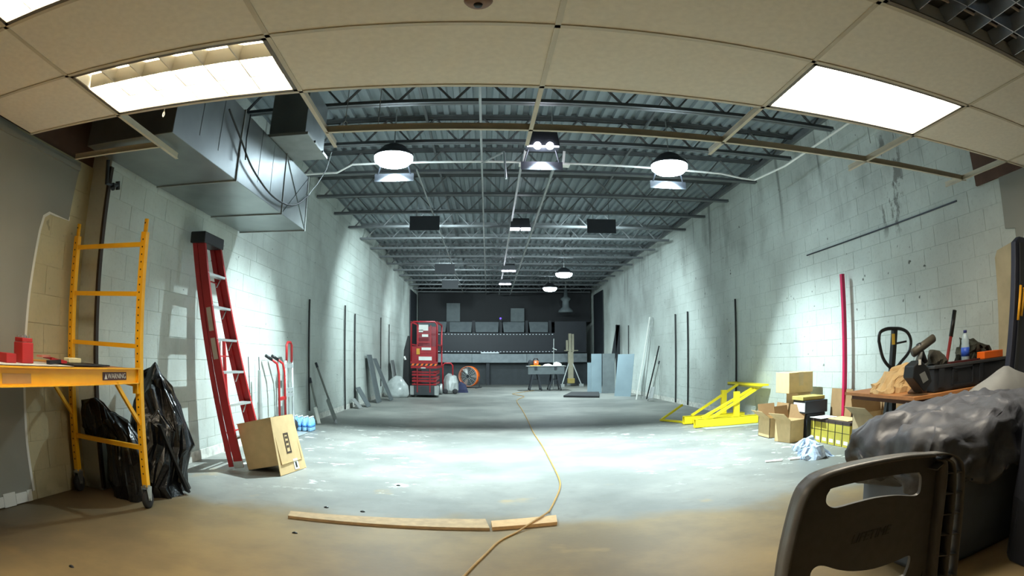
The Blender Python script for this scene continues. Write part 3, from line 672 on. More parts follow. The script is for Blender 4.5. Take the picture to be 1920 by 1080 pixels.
for y0 in (7.70, 8.24): MB().lathe([(.02, -.02), (.085, -.02), (.1, 0), (.085, .02), (.02, .02)], (HX-.06, y0, .102), 20, 'y').build('wheel', M_RUB, ht, True)
MB().box(HX+.0, 7.72, .005, HX+.2, 8.2, .014).build('toe_plate', M_ALU, ht)
wb = thing('spray_wand', 'pale metal wand with wire stand beside the hand truck', 'wand', (-2.78, 7.0, 0))
MB().cyl((-2.8, 6.98, .5), (-2.8, 6.98, .9), .03, .02).cyl((-2.8, 6.98, .2), (-2.8, 6.98, .5), .035).build('body', M_PALE, wb)
for dx, dy in ((-.04, -.1), (.06, .0), (-.02, .12)): MB().cyl((-2.8, 6.98, .5), (-2.8+dx, 6.98+dy, .0), .008).build('leg', M_STEEL, wb)
for y in (6.78, 7.14): MB().cyl((-2.83, y, .1), (-2.86, y-.03, 1.06), .006, n=6).build('wire', M_DARK, wb)

M_WATER = mat('clear_blue_plastic', (150, 200, 240), .15, alpha=.85, spec=.6)
wp = thing('water_bottle_pack', 'shrink wrapped pack of blue labelled water bottles on the floor', 'bottle pack', (-2.66, 8.5, 0))
for i in range(4):
    for k in range(3):
        x, y = -2.84+i*.085+.02, 8.38+k*.085
        b_ = MB().lathe([(.033, 0), (.036, .02), (.036, .13), (.028, .165), (.013, .185), (.013, .195)], (x, y, 0.003), 12).build('bottle', M_WATER, wp, True)
        MB().lathe([(.0365, .06), (.0365, .11)], (x, y, .003), 12).build('bottle_label', mat('pack_blue', (96, 160, 232), .4), b_, True)
        MB().lathe([(.015, .195), (.015, .212)], (x, y, .003), 10).build('cap', M_WHITE, b_, True)

# ---- shovels and boards along the left wall
def shovel(label, foot, top, blade_w, blade_l, m_blade, nm='shovel', thick=.03):
    foot, top = Vector(foot), Vector(top); t = thing(nm, label, 'shovel', (foot.x, foot.y, 0)); d = (top-foot).normalized()
    j = foot+d*blade_l
    MB().cyl(j-d*.05, top, .017, n=8).build('handle', mat('grey_handle', (120, 124, 118), .6), t)
    MB().cyl(top-d*.07, top+d*.02, .022, n=8).build('grip', M_DARK, t)
    sd, u = frame_to(d, Vector((1, .2, 0)))
    m = MB(); n = 6; L = []
    for r in (0, 1):
        for k in range(n+1):
            s_ = (k/n-.5); L.append((foot if r == 0 else j-d*.04)+sd*s_*blade_w*(1 if r == 0 else .8)+u*(-.05*(1-4*s_*s_)))
    f = [(k, k+1, n+2+k, n+1+k) for k in range(n)]
    m.add(L+[p+u*.006 for p in L], f+[tuple(2*n+2+i for i in reversed(q)) for q in f]); m.build('blade', m_blade, t)
shovel('grey snow shovel with wide scoop leaning at the left wall', (-2.42, 9.45, .055), (-2.85, 9.75, .96), .34, .42, M_PALE)
shovel('narrow white bladed scraper leaning at the left wall behind the water pack', (-2.66, 9.28, .03), (-2.86, 9.42, .72), .14, .3, M_WHITE, 'floor_scraper')
def wall_pipe(label, x, y, z0, z1, r=.013, m=M_BLK, lean=0, cap=False):
    o = MB().cyl((x, y, z0), (x+lean, y, z1), r, n=8).build('conduit', m)
    return tag(o, label, 'conduit', 'dark conduits on the walls')
wall_pipe('black vertical conduit on the left wall right behind the snow shovel', XL+.03, 9.45, .2, 2.0, .016)
wall_pipe('black vertical conduit on the left wall, nearer of a close pair', XL+.03, 12.0, .02, 2.12, .016)
wall_pipe('black vertical conduit on the left wall, farther of a close pair', XL+.03, 12.95, .04, 2.02, .016)
wall_pipe('dark thin conduit on the left wall above the grey boards', XL+.03, 16.2, .3, 2.15, .014)
wall_pipe('dark thin conduit on the left wall beyond the grey boards', XL+.03, 17.6, .3, 2.04, .014)
M_GB = mat('grey_board', (96, 104, 106), .7)
def leaning(name, label, cat, y0, y1, xb, xt, z, m, th=.02, skew=0, group=None):
    o = MB().prism([(xb, y0, 0.004), (xb, y1, 0.004), (xt, y1+skew, z), (xt, y0+skew, z)], (th, 0, .004)).build(name, m)
    return tag(o, label, cat, group)
leaning('grey_board', 'tall dark grey board leaning on the left wall', 'board', 14.1, 14.65, -2.62, -2.86, 1.14, M_GB)
leaning('grey_board', 'narrow grey board with slanted edge leaning beside the tall grey board', 'board', 15.0, 15.45, -2.45, -2.84, 1.05, M_GB, skew=-.25)
leaning('grey_offcut', 'short grey offcut leaning low on the left wall', 'board', 12.9, 13.3, -2.62, -2.87, .42, M_GB)
leaning('grey_offcut', 'small pale grey offcut on the floor by the left wall', 'board', 12.45, 12.75, -2.7, -2.87, .2, M_PALE)
tag(MB().rings([(-2.5, 16.5, 0, .30, .3), (-2.5, 16.5, .1, .36, .34), (-2.5, 16.5, .3, .32, .3), (-2.48, 16.5, .46, .2, .18), (-2.47, 16.5, .55, .08, .08), (-2.47, 16.5, .58, .02, .02)], 24, .05, 4, 31).build('clear_plastic_bag', mat('milky_plastic', (176, 182, 180), .25, var=.2), smooth=True), 'full milky plastic bag on the floor beside the scissor lift', 'bag')
leaning('plasterboard_offcut', 'thin pale panel frame leaning on the left wall before the lift', 'panel', 17.6, 18.2, -2.7, -2.86, 1.0, M_PALE)
ts = thing('tall_black_panel', 'tall black curved panel standing between the wall and the scissor lift', 'panel', (-2.4, 17.9, 0))
MB().prism([(-2.5, 17.6, 0), (-2.22, 17.6, 0), (-2.24, 17.6, 1.7), (-2.34, 17.6, 1.72), (-2.45, 17.6, 1.3), (-2.48, 17.6, .6)], (0, .05, 0)).build('panel', M_BLK, ts)
MB().cyl((-2.44, 17.58, 1.12), (-2.40, 17.58, 1.02), .03, n=8).build('white_handle', M_WHITE, ts)

# ================================================================== SCISSOR LIFT
LX0, LX1, LY0, LY1 = -2.14, -1.37, 16.6, 18.4
sl = thing('scissor_lift', 'red scissor lift with hazard striped platform edge', 'lift', ((LX0+LX1)/2, 17.5, 0))
MB().box(LX0+.06, LY0, .06, LX1-.06, LY1, .33).build('chassis', mat('lift_chassis', (52, 56, 60), .5), sl, bevel=.02)
for y in (LY0+.25, LY1-.25):
    for x in (LX0+.05, LX1-.05): MB().lathe([(.04, -.05), (.15, -.05), (.16, -.03), (.16, .03), (.15, .05), (.04, .05)], (x, y, .162), 20, 'x').build('wheel', M_PALE, sl, True)
for x in (LX0, LX1-.1): MB().box(x, LY0-.012, .07, x+.1, LY0+.05, .32).build('corner_guard', M_PALE, sl)
for k in range(5):
    z = .36+k*.085
    for x in (LX0+.08, LX1-.14): MB().bar((x+.03, LY0+.06, z), (x+.03, LY1-.1, z+(.05 if k % 2 else -.0)), .04, .055).build('scissor_arm', M_LIFTRED, sl)
    MB().box(LX0+.05, LY0+.02, z-.02, LX1-.05, LY0+.06, z+.015+.02*(k % 2)).build('cross_beam', M_LIFTRED, sl)
for x in (LX0+.2, LX1-.22): MB().bar((x, LY0-.005, .14), (x, LY0-.005, .78), .025).build('front_link', M_LIFTRED, sl)
MB().box(LX0+.02, LY0+.02, .80, LX1-.02, LY1-.05, .86).build('platform_deck', M_LIFTRED, sl)
hz = MB().box(LX0+.01, LY0-.01, .87, LX1-.01, LY0+.02, .93).build('hazard_edge', M_BLK, sl)
for k in range(6):
    x = LX0+.03+k*.125; MB().prism([(x, LY0-.0115, .872), (x+.06, LY0-.0115, .872), (x+.10, LY0-.0115, .928), (x+.04, LY0-.0115, .928)], (0, .001, 0)).build('stripe', M_ORANGE, hz)
B(LX0+.3, LY0+.005, .80, LX1-.34, LY0+.019, .825).build('white_plate', M_WHITE, sl)
for y in (LY0+.02, LY1-.07):
    for x in (LX0+.03, LX1-.03): MB().bar((x, y, .86), (x, y, 2.06), .04).build('guard_post', M_LIFTRED, sl)
for z in (1.45, 2.06):
    for x in (LX0+.03, LX1-.03): MB().bar((x, LY0, z), (x, LY1-.05, z), .038).build('guard_rail', M_LIFTRED, sl)
MB().tube([(LX0+.03, LY0, 1.0), (LX0+.03, LY0, 2.0), (LX0+.09, LY0, 2.07), (LX1-.09, LY0, 2.07), (LX1-.03, LY0, 2.0), (LX1-.03, LY0, 1.0)], .022).build('gate_hoop', M_LIFTRED, sl, True)
gp = MB().box(LX0+.05, LY0+.01, .93, LX1-.05, LY0+.04, 1.4).build('gate_panel', M_LIFTRED, sl)
for z in (1.2, 1.5, 1.72): MB().box(LX0+.2, LY0-.005, z, LX1-.2, LY0+.03, z+.035).build('gate_bar', M_LIFTRED, sl)
for x in (LX0+.2, LX1-.2): MB().bar((x, LY0+.01, 1.2), (x, LY0+.01, 1.98), .03).build('gate_post', M_LIFTRED, sl)
MB().box(LX0+.1, LY0+1.2, 1.0, LX1-.1, LY0+1.25, 2.0).build('rear_panel', mat('dark_red', (92, 22, 30), .5), sl)
for nm, x0, z0, x1, z1 in (('white_sticker', .24, 1.02, .60, 1.12), ('white_sticker', .32, 1.30, .58, 1.37), ('white_sticker', .33, 1.66, .50, 1.73), ('document_pouch', .24, 1.83, .5, 1.99), ('document_pouch', .24, 1.79, .36, 1.85)):
    B(LX0+x0, LY0-.008, z0, LX0+x1, LY0-.004, z1).build(nm, M_WHITE, sl)
MB().box(LX0+.18, LY0-.02, 1.18, LX0+.27, LY0+.0, 1.34).build('control_box', mat('yellow_box', (210, 150, 40), .5), sl)
# clutter right of the lift
mc = thing('floor_machine', 'small grey wheeled machine with red hoop beside the scissor lift', 'machine', (-1.15, 18.6, 0))
MB().rings([(-1.15, 18.6, .02, .2, .2), (-1.15, 18.6, .1, .24, .22), (-1.14, 18.6, .35, .24, .22), (-1.16, 18.6, .55, .18, .18), (-1.18, 18.6, .62, .05, .05)], 18, .04, 6, 41).build('body', M_PALE, mc)
MB().tube([(-1.38, 18.5, .1), (-1.38, 18.5, .86), (-1.32, 18.5, .93), (-1.14, 18.5, .93), (-1.08, 18.5, .86), (-1.08, 18.5, .5)], .022).build('hoop', M_LIFTRED, mc, True)
for x in (-1.3, -1.0): MB().lathe([(.03, -.02), (.08, -.02), (.08, .02), (.03, .02)], (x, 18.35, .082), 14, 'y').build('wheel', M_RUB, mc, True)
tag(MB().rings([(-.85, 19.2, 0, .2, .15), (-.85, 19.2, .1, .2, .15), (-.85, 19.2, .25, .14, .12), (-.86, 19.2, .33, .03, .03)], 16, .04, 6, 45).build('blue_rag', mat('navy_cloth', (44, 48, 76), .9)), 'small navy cloth heap beside the grey machine', 'cloth')

# ---- drum fan
fn = thing('drum_fan', 'orange drum fan on tubular floor stand', 'fan', (-.70, 22.2, 0))
FM = Matrix.Translation((-.70, 22.2, .42)) @ Matrix.Rotation(math.radians(-22), 4, 'Z')
def fan_part(mb, nm, m, sm=False):
    mb.v = [FM @ v for v in mb.v]; return mb.build(nm, m, fn, sm)
n = 32; mb = MB(); v = []; f = []
for yy, r in ((-.13, .37), (.13, .37), (.13, .355), (-.13, .355)):
    v += [(r*math.cos(2*math.pi*k/n), yy, r*math.sin(2*math.pi*k/n)) for k in range(n)]
f = [(i*n+k, i*n+(k+1) % n, ((i+1) % 4)*n+(k+1) % n, ((i+1) % 4)*n+k) for i in range(4) for k in range(n)]
fan_part(mb.add(v, f), 'drum', M_ORANGE, True)
g = MB()
for r in (.08, .14, .2, .26, .32, .355): g.tube([(r*math.cos(2*math.pi*k/24), -.13, r*math.sin(2*math.pi*k/24)) for k in range(24)], .005, 5, True)
for k in range(12): a = 2*math.pi*k/12; g.cyl((.05*math.cos(a), -.132, .05*math.sin(a)), (.36*math.cos(a), -.132, .36*math.sin(a)), .004, n=5)
fan_part(g, 'grille', M_PALE)
fan_part(MB().lathe([(.06, -.14), (.06, .08), (.02, .09)], (0, 0, 0), 14, 'y'), 'motor', M_DARK)
for k in range(3):
    a = 2*math.pi*k/3; c_, s_ = math.cos(a), math.sin(a)
    fan_part(MB().prism([(.05*c_, -.03, .05*s_), (.33*c_-.1*s_, -.05, .33*s_+.1*c_), (.33*c_+.08*s_, .03, .33*s_-.08*c_)], (0, .006, 0)), 'blade', M_PALE)
fan_part(MB().tube([(-.39, 0, 0), (-.39, .02, -.36), (-.36, .0, -.405), (.36, .0, -.405), (.39, .02, -.36), (.39, 0, 0)], .016).tube([(-.36, -.28, -.405), (-.38, .25, -.405)], .016).tube([(.36, -.28, -.405), (.38, .25, -.405)], .016), 'stand', M_DARK, True)
# ---- work table on saw horses
tx0, tx1, ty = 1.24, 2.58, 20.4
tag(MB().box(tx0, 20.1, .79, tx1, 20.8, .815).build('table_board', M_DARK), 'dark board laid over two saw horses as a work table', 'table')
tag(MB().box(tx0+.03, 20.12, .8155, tx1-.02, 20.78, .819).build('paper_cover', M_WHITE), 'white sheet covering the top of the work table', 'sheet')
for i, x in enumerate((1.55, 2.2)):
    t = thing('saw_horse', ['metal saw horse under the orange saw', 'metal saw horse under the white cloths'][i], 'saw horse', (x, 20.45, 0), 'saw horses under the work table')
    MB().box(x-.04, 20.05, .70, x+.04, 20.85, .788).build('beam', M_DARK, t)
    for y in (20.12, 20.78):
        for s_ in (-1, 1):
            l_ = MB().bar((x+s_*.04, y, .74), (x+s_*.19, y, 0.03), .028, .04).build('leg', M_DARK, t)
            MB().box(x+s_*.19-.025, y-.03, 0, x+s_*.19+.025, y+.03, .06).build('foot', M_RUB, l_)
        MB().bar((x-.11, y, .36), (x+.11, y, .36), .02).build('spreader', M_DARK, t)
B_ = MB().box(1.3, 20.09, .55, 2.5, 20.098, .785); tag(B_.build('dark_sheet', M_GB), 'grey sheet hung along the front of the work table', 'sheet')
cs = thing('circular_saw', 'orange and black power saw on the work table', 'saw', (1.5, 20.4, .82))
MB().lathe([(.02, -.02), (.1, -.02), (.11, .02), (.02, .03)], (1.42, 20.35, .93), 16, 'y').build('blade_guard', M_DARK, cs, True)
MB().box(1.5, 20.3, .86, 1.66, 20.46, 1.0).build('motor', M_ORANGE, cs, bevel=.02); MB().box(1.38, 20.26, .822, 1.72, 20.5, .845).build('base_plate', mat('saw_yellow', (230, 170, 50), .5), cs)
MB().tube([(1.5, 20.38, 1.0), (1.52, 20.38, 1.07), (1.62, 20.38, 1.07), (1.66, 20.38, .98)], .02).build('handle', M_BLK, cs, True)
B(1.53, 20.295, .93, 1.59, 20.299, .97).build('name_plate', M_WHITE, cs)
tag(MB().rings([(1.98, 20.4, .8205, .16, .14), (1.98, 20.4, .85, .15, .13), (1.98, 20.4, .88, .09, .08), (1.98, 20.4, .89, .02, .02)], 16, .02, 9, 51).build('white_cloth', M_WHITE), 'low white cloth beside the saw on the work table', 'cloth')
tag(MB().rings([(2.3, 20.4, .8205, .15, .14), (2.3, 20.4, .87, .14, .12), (2.28, 20.4, .93, .08, .08), (2.27, 20.4, .95, .02, .02)], 16, .025, 9, 53).build('white_cloth', M_WHITE), 'taller crumpled white cloth at the end of the work table', 'cloth')
tag(MB().cyl((2.22, 20.95, 0), (2.24, 20.95, 1.75), .012, n=6).bar((2.2, 20.95, 1.42), (2.34, 20.95, 1.36), .03).build('thin_stand', M_PALE), 'thin upright stand behind the work table', 'stand')
# ---- lifting jack stand
jk = thing('tripod_hoist', 'tan upright hoist on splayed tripod legs', 'hoist', (3.12, 23, 0))
M_TAN = mat('dusty_tan', (150, 144, 124), .7)
MB().box(3.0, 22.95, .1, 3.2, 23.1, 1.3).box(3.02, 22.94, 1.3, 3.12, 23.08, 2.0).box(3.14, 22.94, 1.3, 3.22, 23.08, 1.98).box(2.92, 22.92, 1.35, 2.99, 23.05, 1.75).build('mast', M_TAN, jk)
MB().box(2.85, 22.93, 1.34, 3.38, 23.0, 1.37).build('cross_arm', M_TAN, jk); MB().box(2.98, 22.9, .12, 3.24, 23.15, .3).build('base_block', mat('dusty_yellow', (170, 150, 84), .7), jk)
for s_, y in ((-1, 22.7), (1, 22.7), (0, 23.5)):
    l_ = MB().cyl((3.1+s_*.05, 23, .95), (3.1+s_*.36, y, .08), .022, n=8).build('leg', M_PALE, jk); MB().box(3.1+s_*.36-.08, y-.07, 0, 3.1+s_*.36+.08, y+.07, .1).build('foot', M_PALE, l_)
# ---- sheets, poles and shovel at the right wall
M_SHEET = mat('grey_sheet_steel', (136, 154, 162), .5, .3, var=.08, scale=2)
def stand_panel(name, label, pts, th, m, group='grey steel sheets at the right wall'):
    return tag(MB().prism(pts, th).build(name, m), label, 'panel', group)
stand_panel('steel_sheet', 'small grey steel sheet at the far end of the sheet row', [(3.05, 18.75, 0), (3.22, 18.55, 0), (3.22, 18.55, .93), (3.05, 18.75, .93)], (.02, .02, 0), M_SHEET)
stand_panel('steel_sheet', 'grey steel sheet with light face left of the darkest sheet', [(3.1, 18.3, 0), (3.42, 18.3, 0), (3.42, 18.3, 1.2), (3.1, 18.3, 1.2)], (0, .03, 0), M_SHEET)
stand_panel('steel_sheet', 'darker grey steel sheet in the middle of the sheet row', [(3.42, 18.15, 0), (3.78, 18.05, 0), (3.78, 18.05, 1.2), (3.42, 18.15, 1.2)], (0, .03, 0), M_GB)
stand_panel('steel_sheet', 'broad pale grey steel sheet at the near end of the sheet row', [(3.48, 16.7, 0), (3.86, 16.3, 0), (4.0, 16.45, 1.17), (3.62, 16.85, 1.17)], (.01, .02, 0), M_SHEET)
df = thing('black_triangular_frame', 'black triangular frame leaning on the right wall above the sheets', 'frame', (4.1, 19.5, 0))
MB().prism([(3.75, 19.4, .0), (3.95, 19.4, 0), (4.22, 19.4, 2.1), (4.13, 19.4, 2.14)], (0, .06, 0)).build('slanted_leg', M_CHAR, df); MB().box(4.1, 19.4, 0, 4.24, 19.46, 2.13).build('upright', M_CHAR, df)
tag(MB().cyl((4.23, 18.2, 0), (4.245, 18.2, 2.05), .016, n=8).build('dark_pole', M_BLK), 'thin dark pole on the right wall behind the steel sheets', 'pole')
for i, (a, b, r, m, lb) in enumerate((((3.70, 15.0, 0), (4.2, 15.5, 2.12), .018, M_WHITE, 'long white pole slanting up to the right wall'), ((4.05, 15.6, 0), (4.23, 15.3, 2.1), .016, M_PALE, 'long pale pole leaning steeply beside the white pole'), ((4.0, 15.1, 0), (4.22, 14.7, 1.35), .018, M_BLK, 'short black pole leaning on the right wall'), ((4.12, 15.25, 0), (4.22, 15.05, 1.1), .016, M_WHITE, 'short white pole leaning on the right wall'), ((3.95, 15.5, 0), (4.2, 15.45, 1.9), .013, M_PALE, 'thin grey pole among the leaning poles'))):
    tag(MB().cyl(a, b, r, n=8).build('leaning_pole', m), lb, 'pole', 'poles leaning on the right wall')
shovel('grey shovel with curved scoop standing at the right wall', (3.88, 14.3, .04), (4.22, 14.7, .95), .28, .36, M_PALE)
tag(MB().prism([(2.05, 16.7, .004), (2.95, 16.15, .004), (3.3, 18.1, .004), (2.5, 18.4, .004)], (0, 0, .05)).build('black_mat', M_RUB), 'flat black rubber mat lying on the floor near the steel sheets', 'mat')
wall_pipe('black vertical conduit on the right wall, farther of a close pair', XR-.03, 13.4, .02, 2.05, .018)
wall_pipe('black vertical conduit on the right wall, nearer of a close pair', XR-.03, 12.5, .02, 2.04, .018)
wall_pipe('long black vertical conduit on the right wall behind the yellow stand', XR-.03, 9.8, .05, 2.05, .018)
tag(MB().box(4.15, 6.08, .0, 4.195, 6.13, 1.99).build('red_pole', mat('magenta_red', (186, 20, 74), .5)), 'tall square red pole standing at the right wall behind the boxes', 'pole')
tag(MB().prism([(4.0, 7.9, .003), (4.2, 7.9, .003), (4.235, 7.9, .36), (4.2, 7.9, .36)], (0, .02, 0)).build('thin_offcut', M_GB), 'narrow grey offcut leaning at the wall beside the boxes', 'board')

# ================================================================== YELLOW STAND
M_YS = mat('stand_yellow', (250, 226, 40), .45, var=.06)
ys = thing('yellow_steel_stand', 'bright yellow welded steel stand with sloping struts', 'stand', (3.65, 8.9, 0))
for y in (8.6, 9.15):
    x0, x1 = 3.06, 4.14
    bm_ = MB().box(x0, y, .005, x1, y+.006, .135).box(x0, y+.094, .005, x1, y+.1, .135).box(x0, y, .129, x1, y+.1, .135).box(x0, y, .005, x1, y+.1, .011).build('base_tube', M_YS, ys)
    MB().box(x0+.14, y-.004, .02, x0+.16, y, .13).build('gusset', M_YS, bm_)
    MB().box(x1-.42, y+.02, .135, x1-.33, y+.08, .52).build('upright', M_YS, ys)
    MB().box(x0+.3, y+.1, .03, x1-.3, y+.105, .08).build('side_flat', M_YS, ys)
for ya, yb, xa, xb in ((9.2, 9.2, 3.2, 4.02), (8.72, 8.75, 3.2, 4.2), (8.63, 8.62, 3.32, 4.22)):
    MB().bar((xa, ya, .14), (xb, yb, .60), .05, .035).build('sloping_strut', M_YS, ys)
MB().box(4.06, 8.4, .59, 4.22, 9.75, .62).build('top_channel', M_YS, ys)
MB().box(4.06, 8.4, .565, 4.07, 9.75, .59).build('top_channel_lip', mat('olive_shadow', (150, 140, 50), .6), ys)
for x in (3.2, 3.9): MB().box(x, 8.7, .02, x+.06, 9.15, .09).build('cross_tie', M_YS, ys)
MB().bar((2.9, 9.9, .03), (3.3, 10.0, .25), .04, .03).build('loose_strut', M_YS, ys)
MB().bar((2.88, 9.9, .02), (3.2, 9.24, .02), .05, .03).build('base_link', M_YS, ys)
tag(MB().box(3.15, 8.36, .003, 4.2, 8.58, .008).build('flat_sheet', mat('floor_sheet', (150, 158, 150), .6)), 'thin grey sheet lying on the floor under the yellow stand', 'sheet')

# ================================================================== BOXES AT THE RIGHT WALL
def carton(label, x0, y0, x1, y1, z0, z1, m=M_CARD, rz=0, opened=False, tape=False, nm='cardboard_box', group='cardboard boxes at the right wall'):
    cx, cy = (x0+x1)/2, (y0+y1)/2; t = thing(nm, label, 'box', (cx, cy, z0+.002), group, rz); a, b, h = (x1-x0)/2, (y1-y0)/2, z1-z0
    if opened:
        m_ = MB().box(-a, -b, 0, a, -b+.006, h).box(-a, b-.006, 0, a, b, h).box(-a, -b, 0, -a+.006, b, h).box(a-.006, -b, 0, a, b, h).box(-a, -b, 0, a, b, .006)
        m_.build('carton', m, t, local=True)
        MB().prism([(-a, -b, h), (-a, b, h), (-a-.12, b, h+.09), (-a-.12, -b, h+.09)], (0, 0, .005)).build('flap', m, t, local=True)
        MB().prism([(a, -b, h), (a, b, h), (a+.03, b, h+.17), (a+.03, -b, h+.17)], (.005, 0, 0)).build('flap', M_CARDIN, t, local=True)
        MB().prism([(-a, b, h), (a, b, h), (a, b+.04, h+.16), (-a, b+.04, h+.16)], (0, .005, 0)).build('flap', M_CARDIN, t, local=True)
    else:
        MB().box(-a, -b, 0, a, b, h).build('carton', m, t, local=True, bevel=.004)
        MB().box(-a+.002, -.003, h, a-.002, .003, h+.0012).build('flap_seam', M_CARDIN, t, local=True)
    if tape: MB().box(-.035, -b-.0012, h*.35, .035, -b, h+.0).box(-.035, -b, h, .035, b, h+.0014).build('tape', mat('tape', (196, 172, 132), .3), t, local=True)
    return t
carton('open cardboard box with raised flaps on the floor beside the yellow stand', 3.52, 6.95, 3.78, 7.3, 0, .26, opened=True)
carton('small open cardboard box in front of the box row', 3.50, 6.42, 3.74, 6.72, 0, .27, rz=.25, opened=True)
carton('brown cardboard box under the taped top box', 3.9, 6.85, 4.1, 7.2, 0, .56)
carton('taped cardboard box standing on top of the box pile', 3.74, 6.83, 4.12, 7.22, .565, .83, tape=True)
carton('black carton with grey print stacked in the box pile', 3.80, 6.42, 4.08, 6.76, 0, .33, M_DARK)
o = carton('black carton with white end panel lying on the printed carton', 3.76, 6.40, 4.10, 6.74, .335, .49, M_DARK, nm='black_carton')
MB().box(-.1715, -.15, .02, -.1705, .15, .13).build('white_panel', M_WHITE, o, local=True)
carton('yellowish flat box lying on the black carton', 3.74, 6.44, 4.08, 6.74, .495, .54, mat('olive_card', (176, 160, 88), .8), nm='flat_box')
M_GOLD = mat('gold_carton', (186, 170, 66), .6)
for i in range(6):
    y = 5.50+i*.165; t = thing('gold_carton', ['gold and black carton at the free end of the row near the black sheet', 'second gold carton from the free end of the row', 'third gold carton from the free end of the row', 'fourth gold carton from the free end of the row', 'fifth gold carton, one before the black printed carton', 'gold carton touching the black printed carton'][i], 'carton', (3.98, y, 0), 'row of gold and black cartons')
    MB().box(3.86, y+.002, .003, 4.12, y+.15, .25).build('lower_body', M_GOLD, t); MB().box(3.858, y, .25, 4.122, y+.152, .285).build('lid', mat('dark_brown_card', (58, 44, 40), .7), t)
    MB().box(3.857, y+.15, .003, 4.123, y+.163, .285).build('black_edge', M_BLK, t); MB().box(3.8585, y+.03, .03, 3.86, y+.12, .07).build('white_label', M_WHITE, t)
    MB().box(3.8585, y+.002, .155, 3.8595, y+.15, .16).build('fold_line', M_BLK, t)
tag(MB().box(3.9, 5.6, .289, 4.15, 6.1, .296).build('loose_card', M_CARD), 'loose sheet of cardboard on top of the gold cartons', 'card')
tag(MB().box(3.8, 6.06, .297, 4.05, 6.35, .302).build('white_sheet', M_WHITE), 'white sheet on top of the gold cartons', 'sheet')
for i, (y, h, lb) in enumerate(((6.42, .62, 'upright brown cardboard panel leaning at the wall behind the cartons'), (5.75, .60, 'wide brown cardboard panel leaning behind the gold cartons'))):
    tag(MB().prism([(4.14, y-.5, .003), (4.14, y, .003), (4.18, y, h), (4.18, y-.5, h)], (.008, 0, 0)).build('cardboard_sheet', M_CARDIN), lb, 'panel', 'cardboard panels behind the cartons')
carton('beige cardboard box beyond the black plastic sheet', 3.68, 4.8, 4.1, 5.2, 0, .42, mat('beige_card', (186, 162, 124), .8), opened=True)
# rags on the floor
def rag(label, x, y, r, h, seed, m, cat='rag'):
    return tag(MB().rings([(x, y, .001, r, r*.8), (x, y, h*.4, r*.95, r*.75), (x, y, h*.8, r*.6, r*.5), (x, y, h, r*.15, r*.15)], 44, r*.4, 14, seed).build('rag', m), label, cat, 'rags on the floor')
M_RAG = mat('blue_white_rag', (188, 206, 232), .9, var=.35, scale=26)
rag('large crumpled blue and white rag on the floor', 3.28, 5.35, .19, .12, 61, M_RAG)
rag('smaller crumpled blue rag touching the gold cartons', 3.46, 5.85, .17, .13, 64, M_RAG)
tag(MB().prism([(2.98, 5.36, .002), (3.14, 5.34, .002), (3.16, 5.42, .002), (3.0, 5.44, .002)], (0, 0, .012)).build('white_scrap', M_WHITE), 'flat white scrap beside the large rag', 'scrap')
tag(MB().prism([(2.72, 5.42, .002), (2.9, 5.38, .002), (2.94, 5.46, .002), (2.74, 5.48, .002)], (0, 0, .008)).build('white_scrap', M_WHITE), 'flat white scrap lying alone on the floor', 'scrap')

# ================================================================== BENCH WITH TOOLS
wbn = thing('work_bench', 'low plywood topped bench under the tools at the right wall', 'bench', (3.5, 3.6, 0))
MB().prism([(2.74, 4.0, .745), (2.66, 2.98, .745), (3.98, 2.98, .745), (3.98, 4.3, .745)], (0, 0, .022)).build('top', M_PLY, wbn)
MB().prism([(2.78, 3.95, .712), (2.71, 3.02, .712), (3.95, 3.02, .712), (3.95, 4.25, .712)], (0, 0, .032)).build('apron', mat('dark_wood', (96, 58, 36), .7), wbn)
for x, y in ((3.25, 3.95), (3.25, 3.1), (3.9, 3.1), (3.9, 4.15)): MB().box(x-.025, y-.025, 0, x+.025, y+.025, .712).build('leg', M_DARK, wbn)
# pallet jack with upright handle behind the bench
pj = thing('pallet_jack', 'pallet jack with black loop handle standing behind the bench', 'pallet jack', (3.62, 4.5, 0))
Yh = 4.48
hp = [(1648, 640), (1650, 624), (1662, 617), (1675, 616), (1690, 617), (1702, 624), (1708, 640), (1704, 660), (1690, 678), (1680, 689), (1668, 688), (1655, 670)]
MB().tube(smooth([PY(x, y, Yh) for x, y in hp+hp[:1]], 4)[:-1], .017, 8, True).build('loop_handle', M_BLK, pj, True)
MB().bar(PY(1677, 618, Yh), PY(1672, 690, Yh), .05, .05).bar(PY(1672, 688, Yh), (3.66, 4.6, .2), .045, .045).build('tiller', M_BLK, pj)
MB().bar(PY(1680, 644, Yh), PY(1699, 640, Yh), .02, .018).build('lever', M_BLK, pj)
a = PY(1675, 636, Yh-.03); MB().box(a.x-.02, a.y-.004, a.z-.05, a.x+.02, a.y, a.z+.05).build('yellow_tag', mat('tag_yellow', (226, 190, 70), .6), pj)
MB().box(3.45, 4.5, .06, 3.9, 4.7, .26).build('pump', M_DARK, pj); 
for x in (3.5, 3.8): MB().box(x-.08, 4.7, .05, x+.08, 5.6 if x < 3.4 else 4.74, .1).build('fork', M_DARK, pj)
for x in (3.55, 3.75): MB().lathe([(.03, -.025), (.08, -.025), (.08, .025), (.03, .025)], (x, 4.55, .082), 16, 'x').build('wheel', M_RUB, pj, True)
zt = .768
M_CANVAS = mat('tan_canvas', (206, 176, 128), .85, var=.15, scale=8)
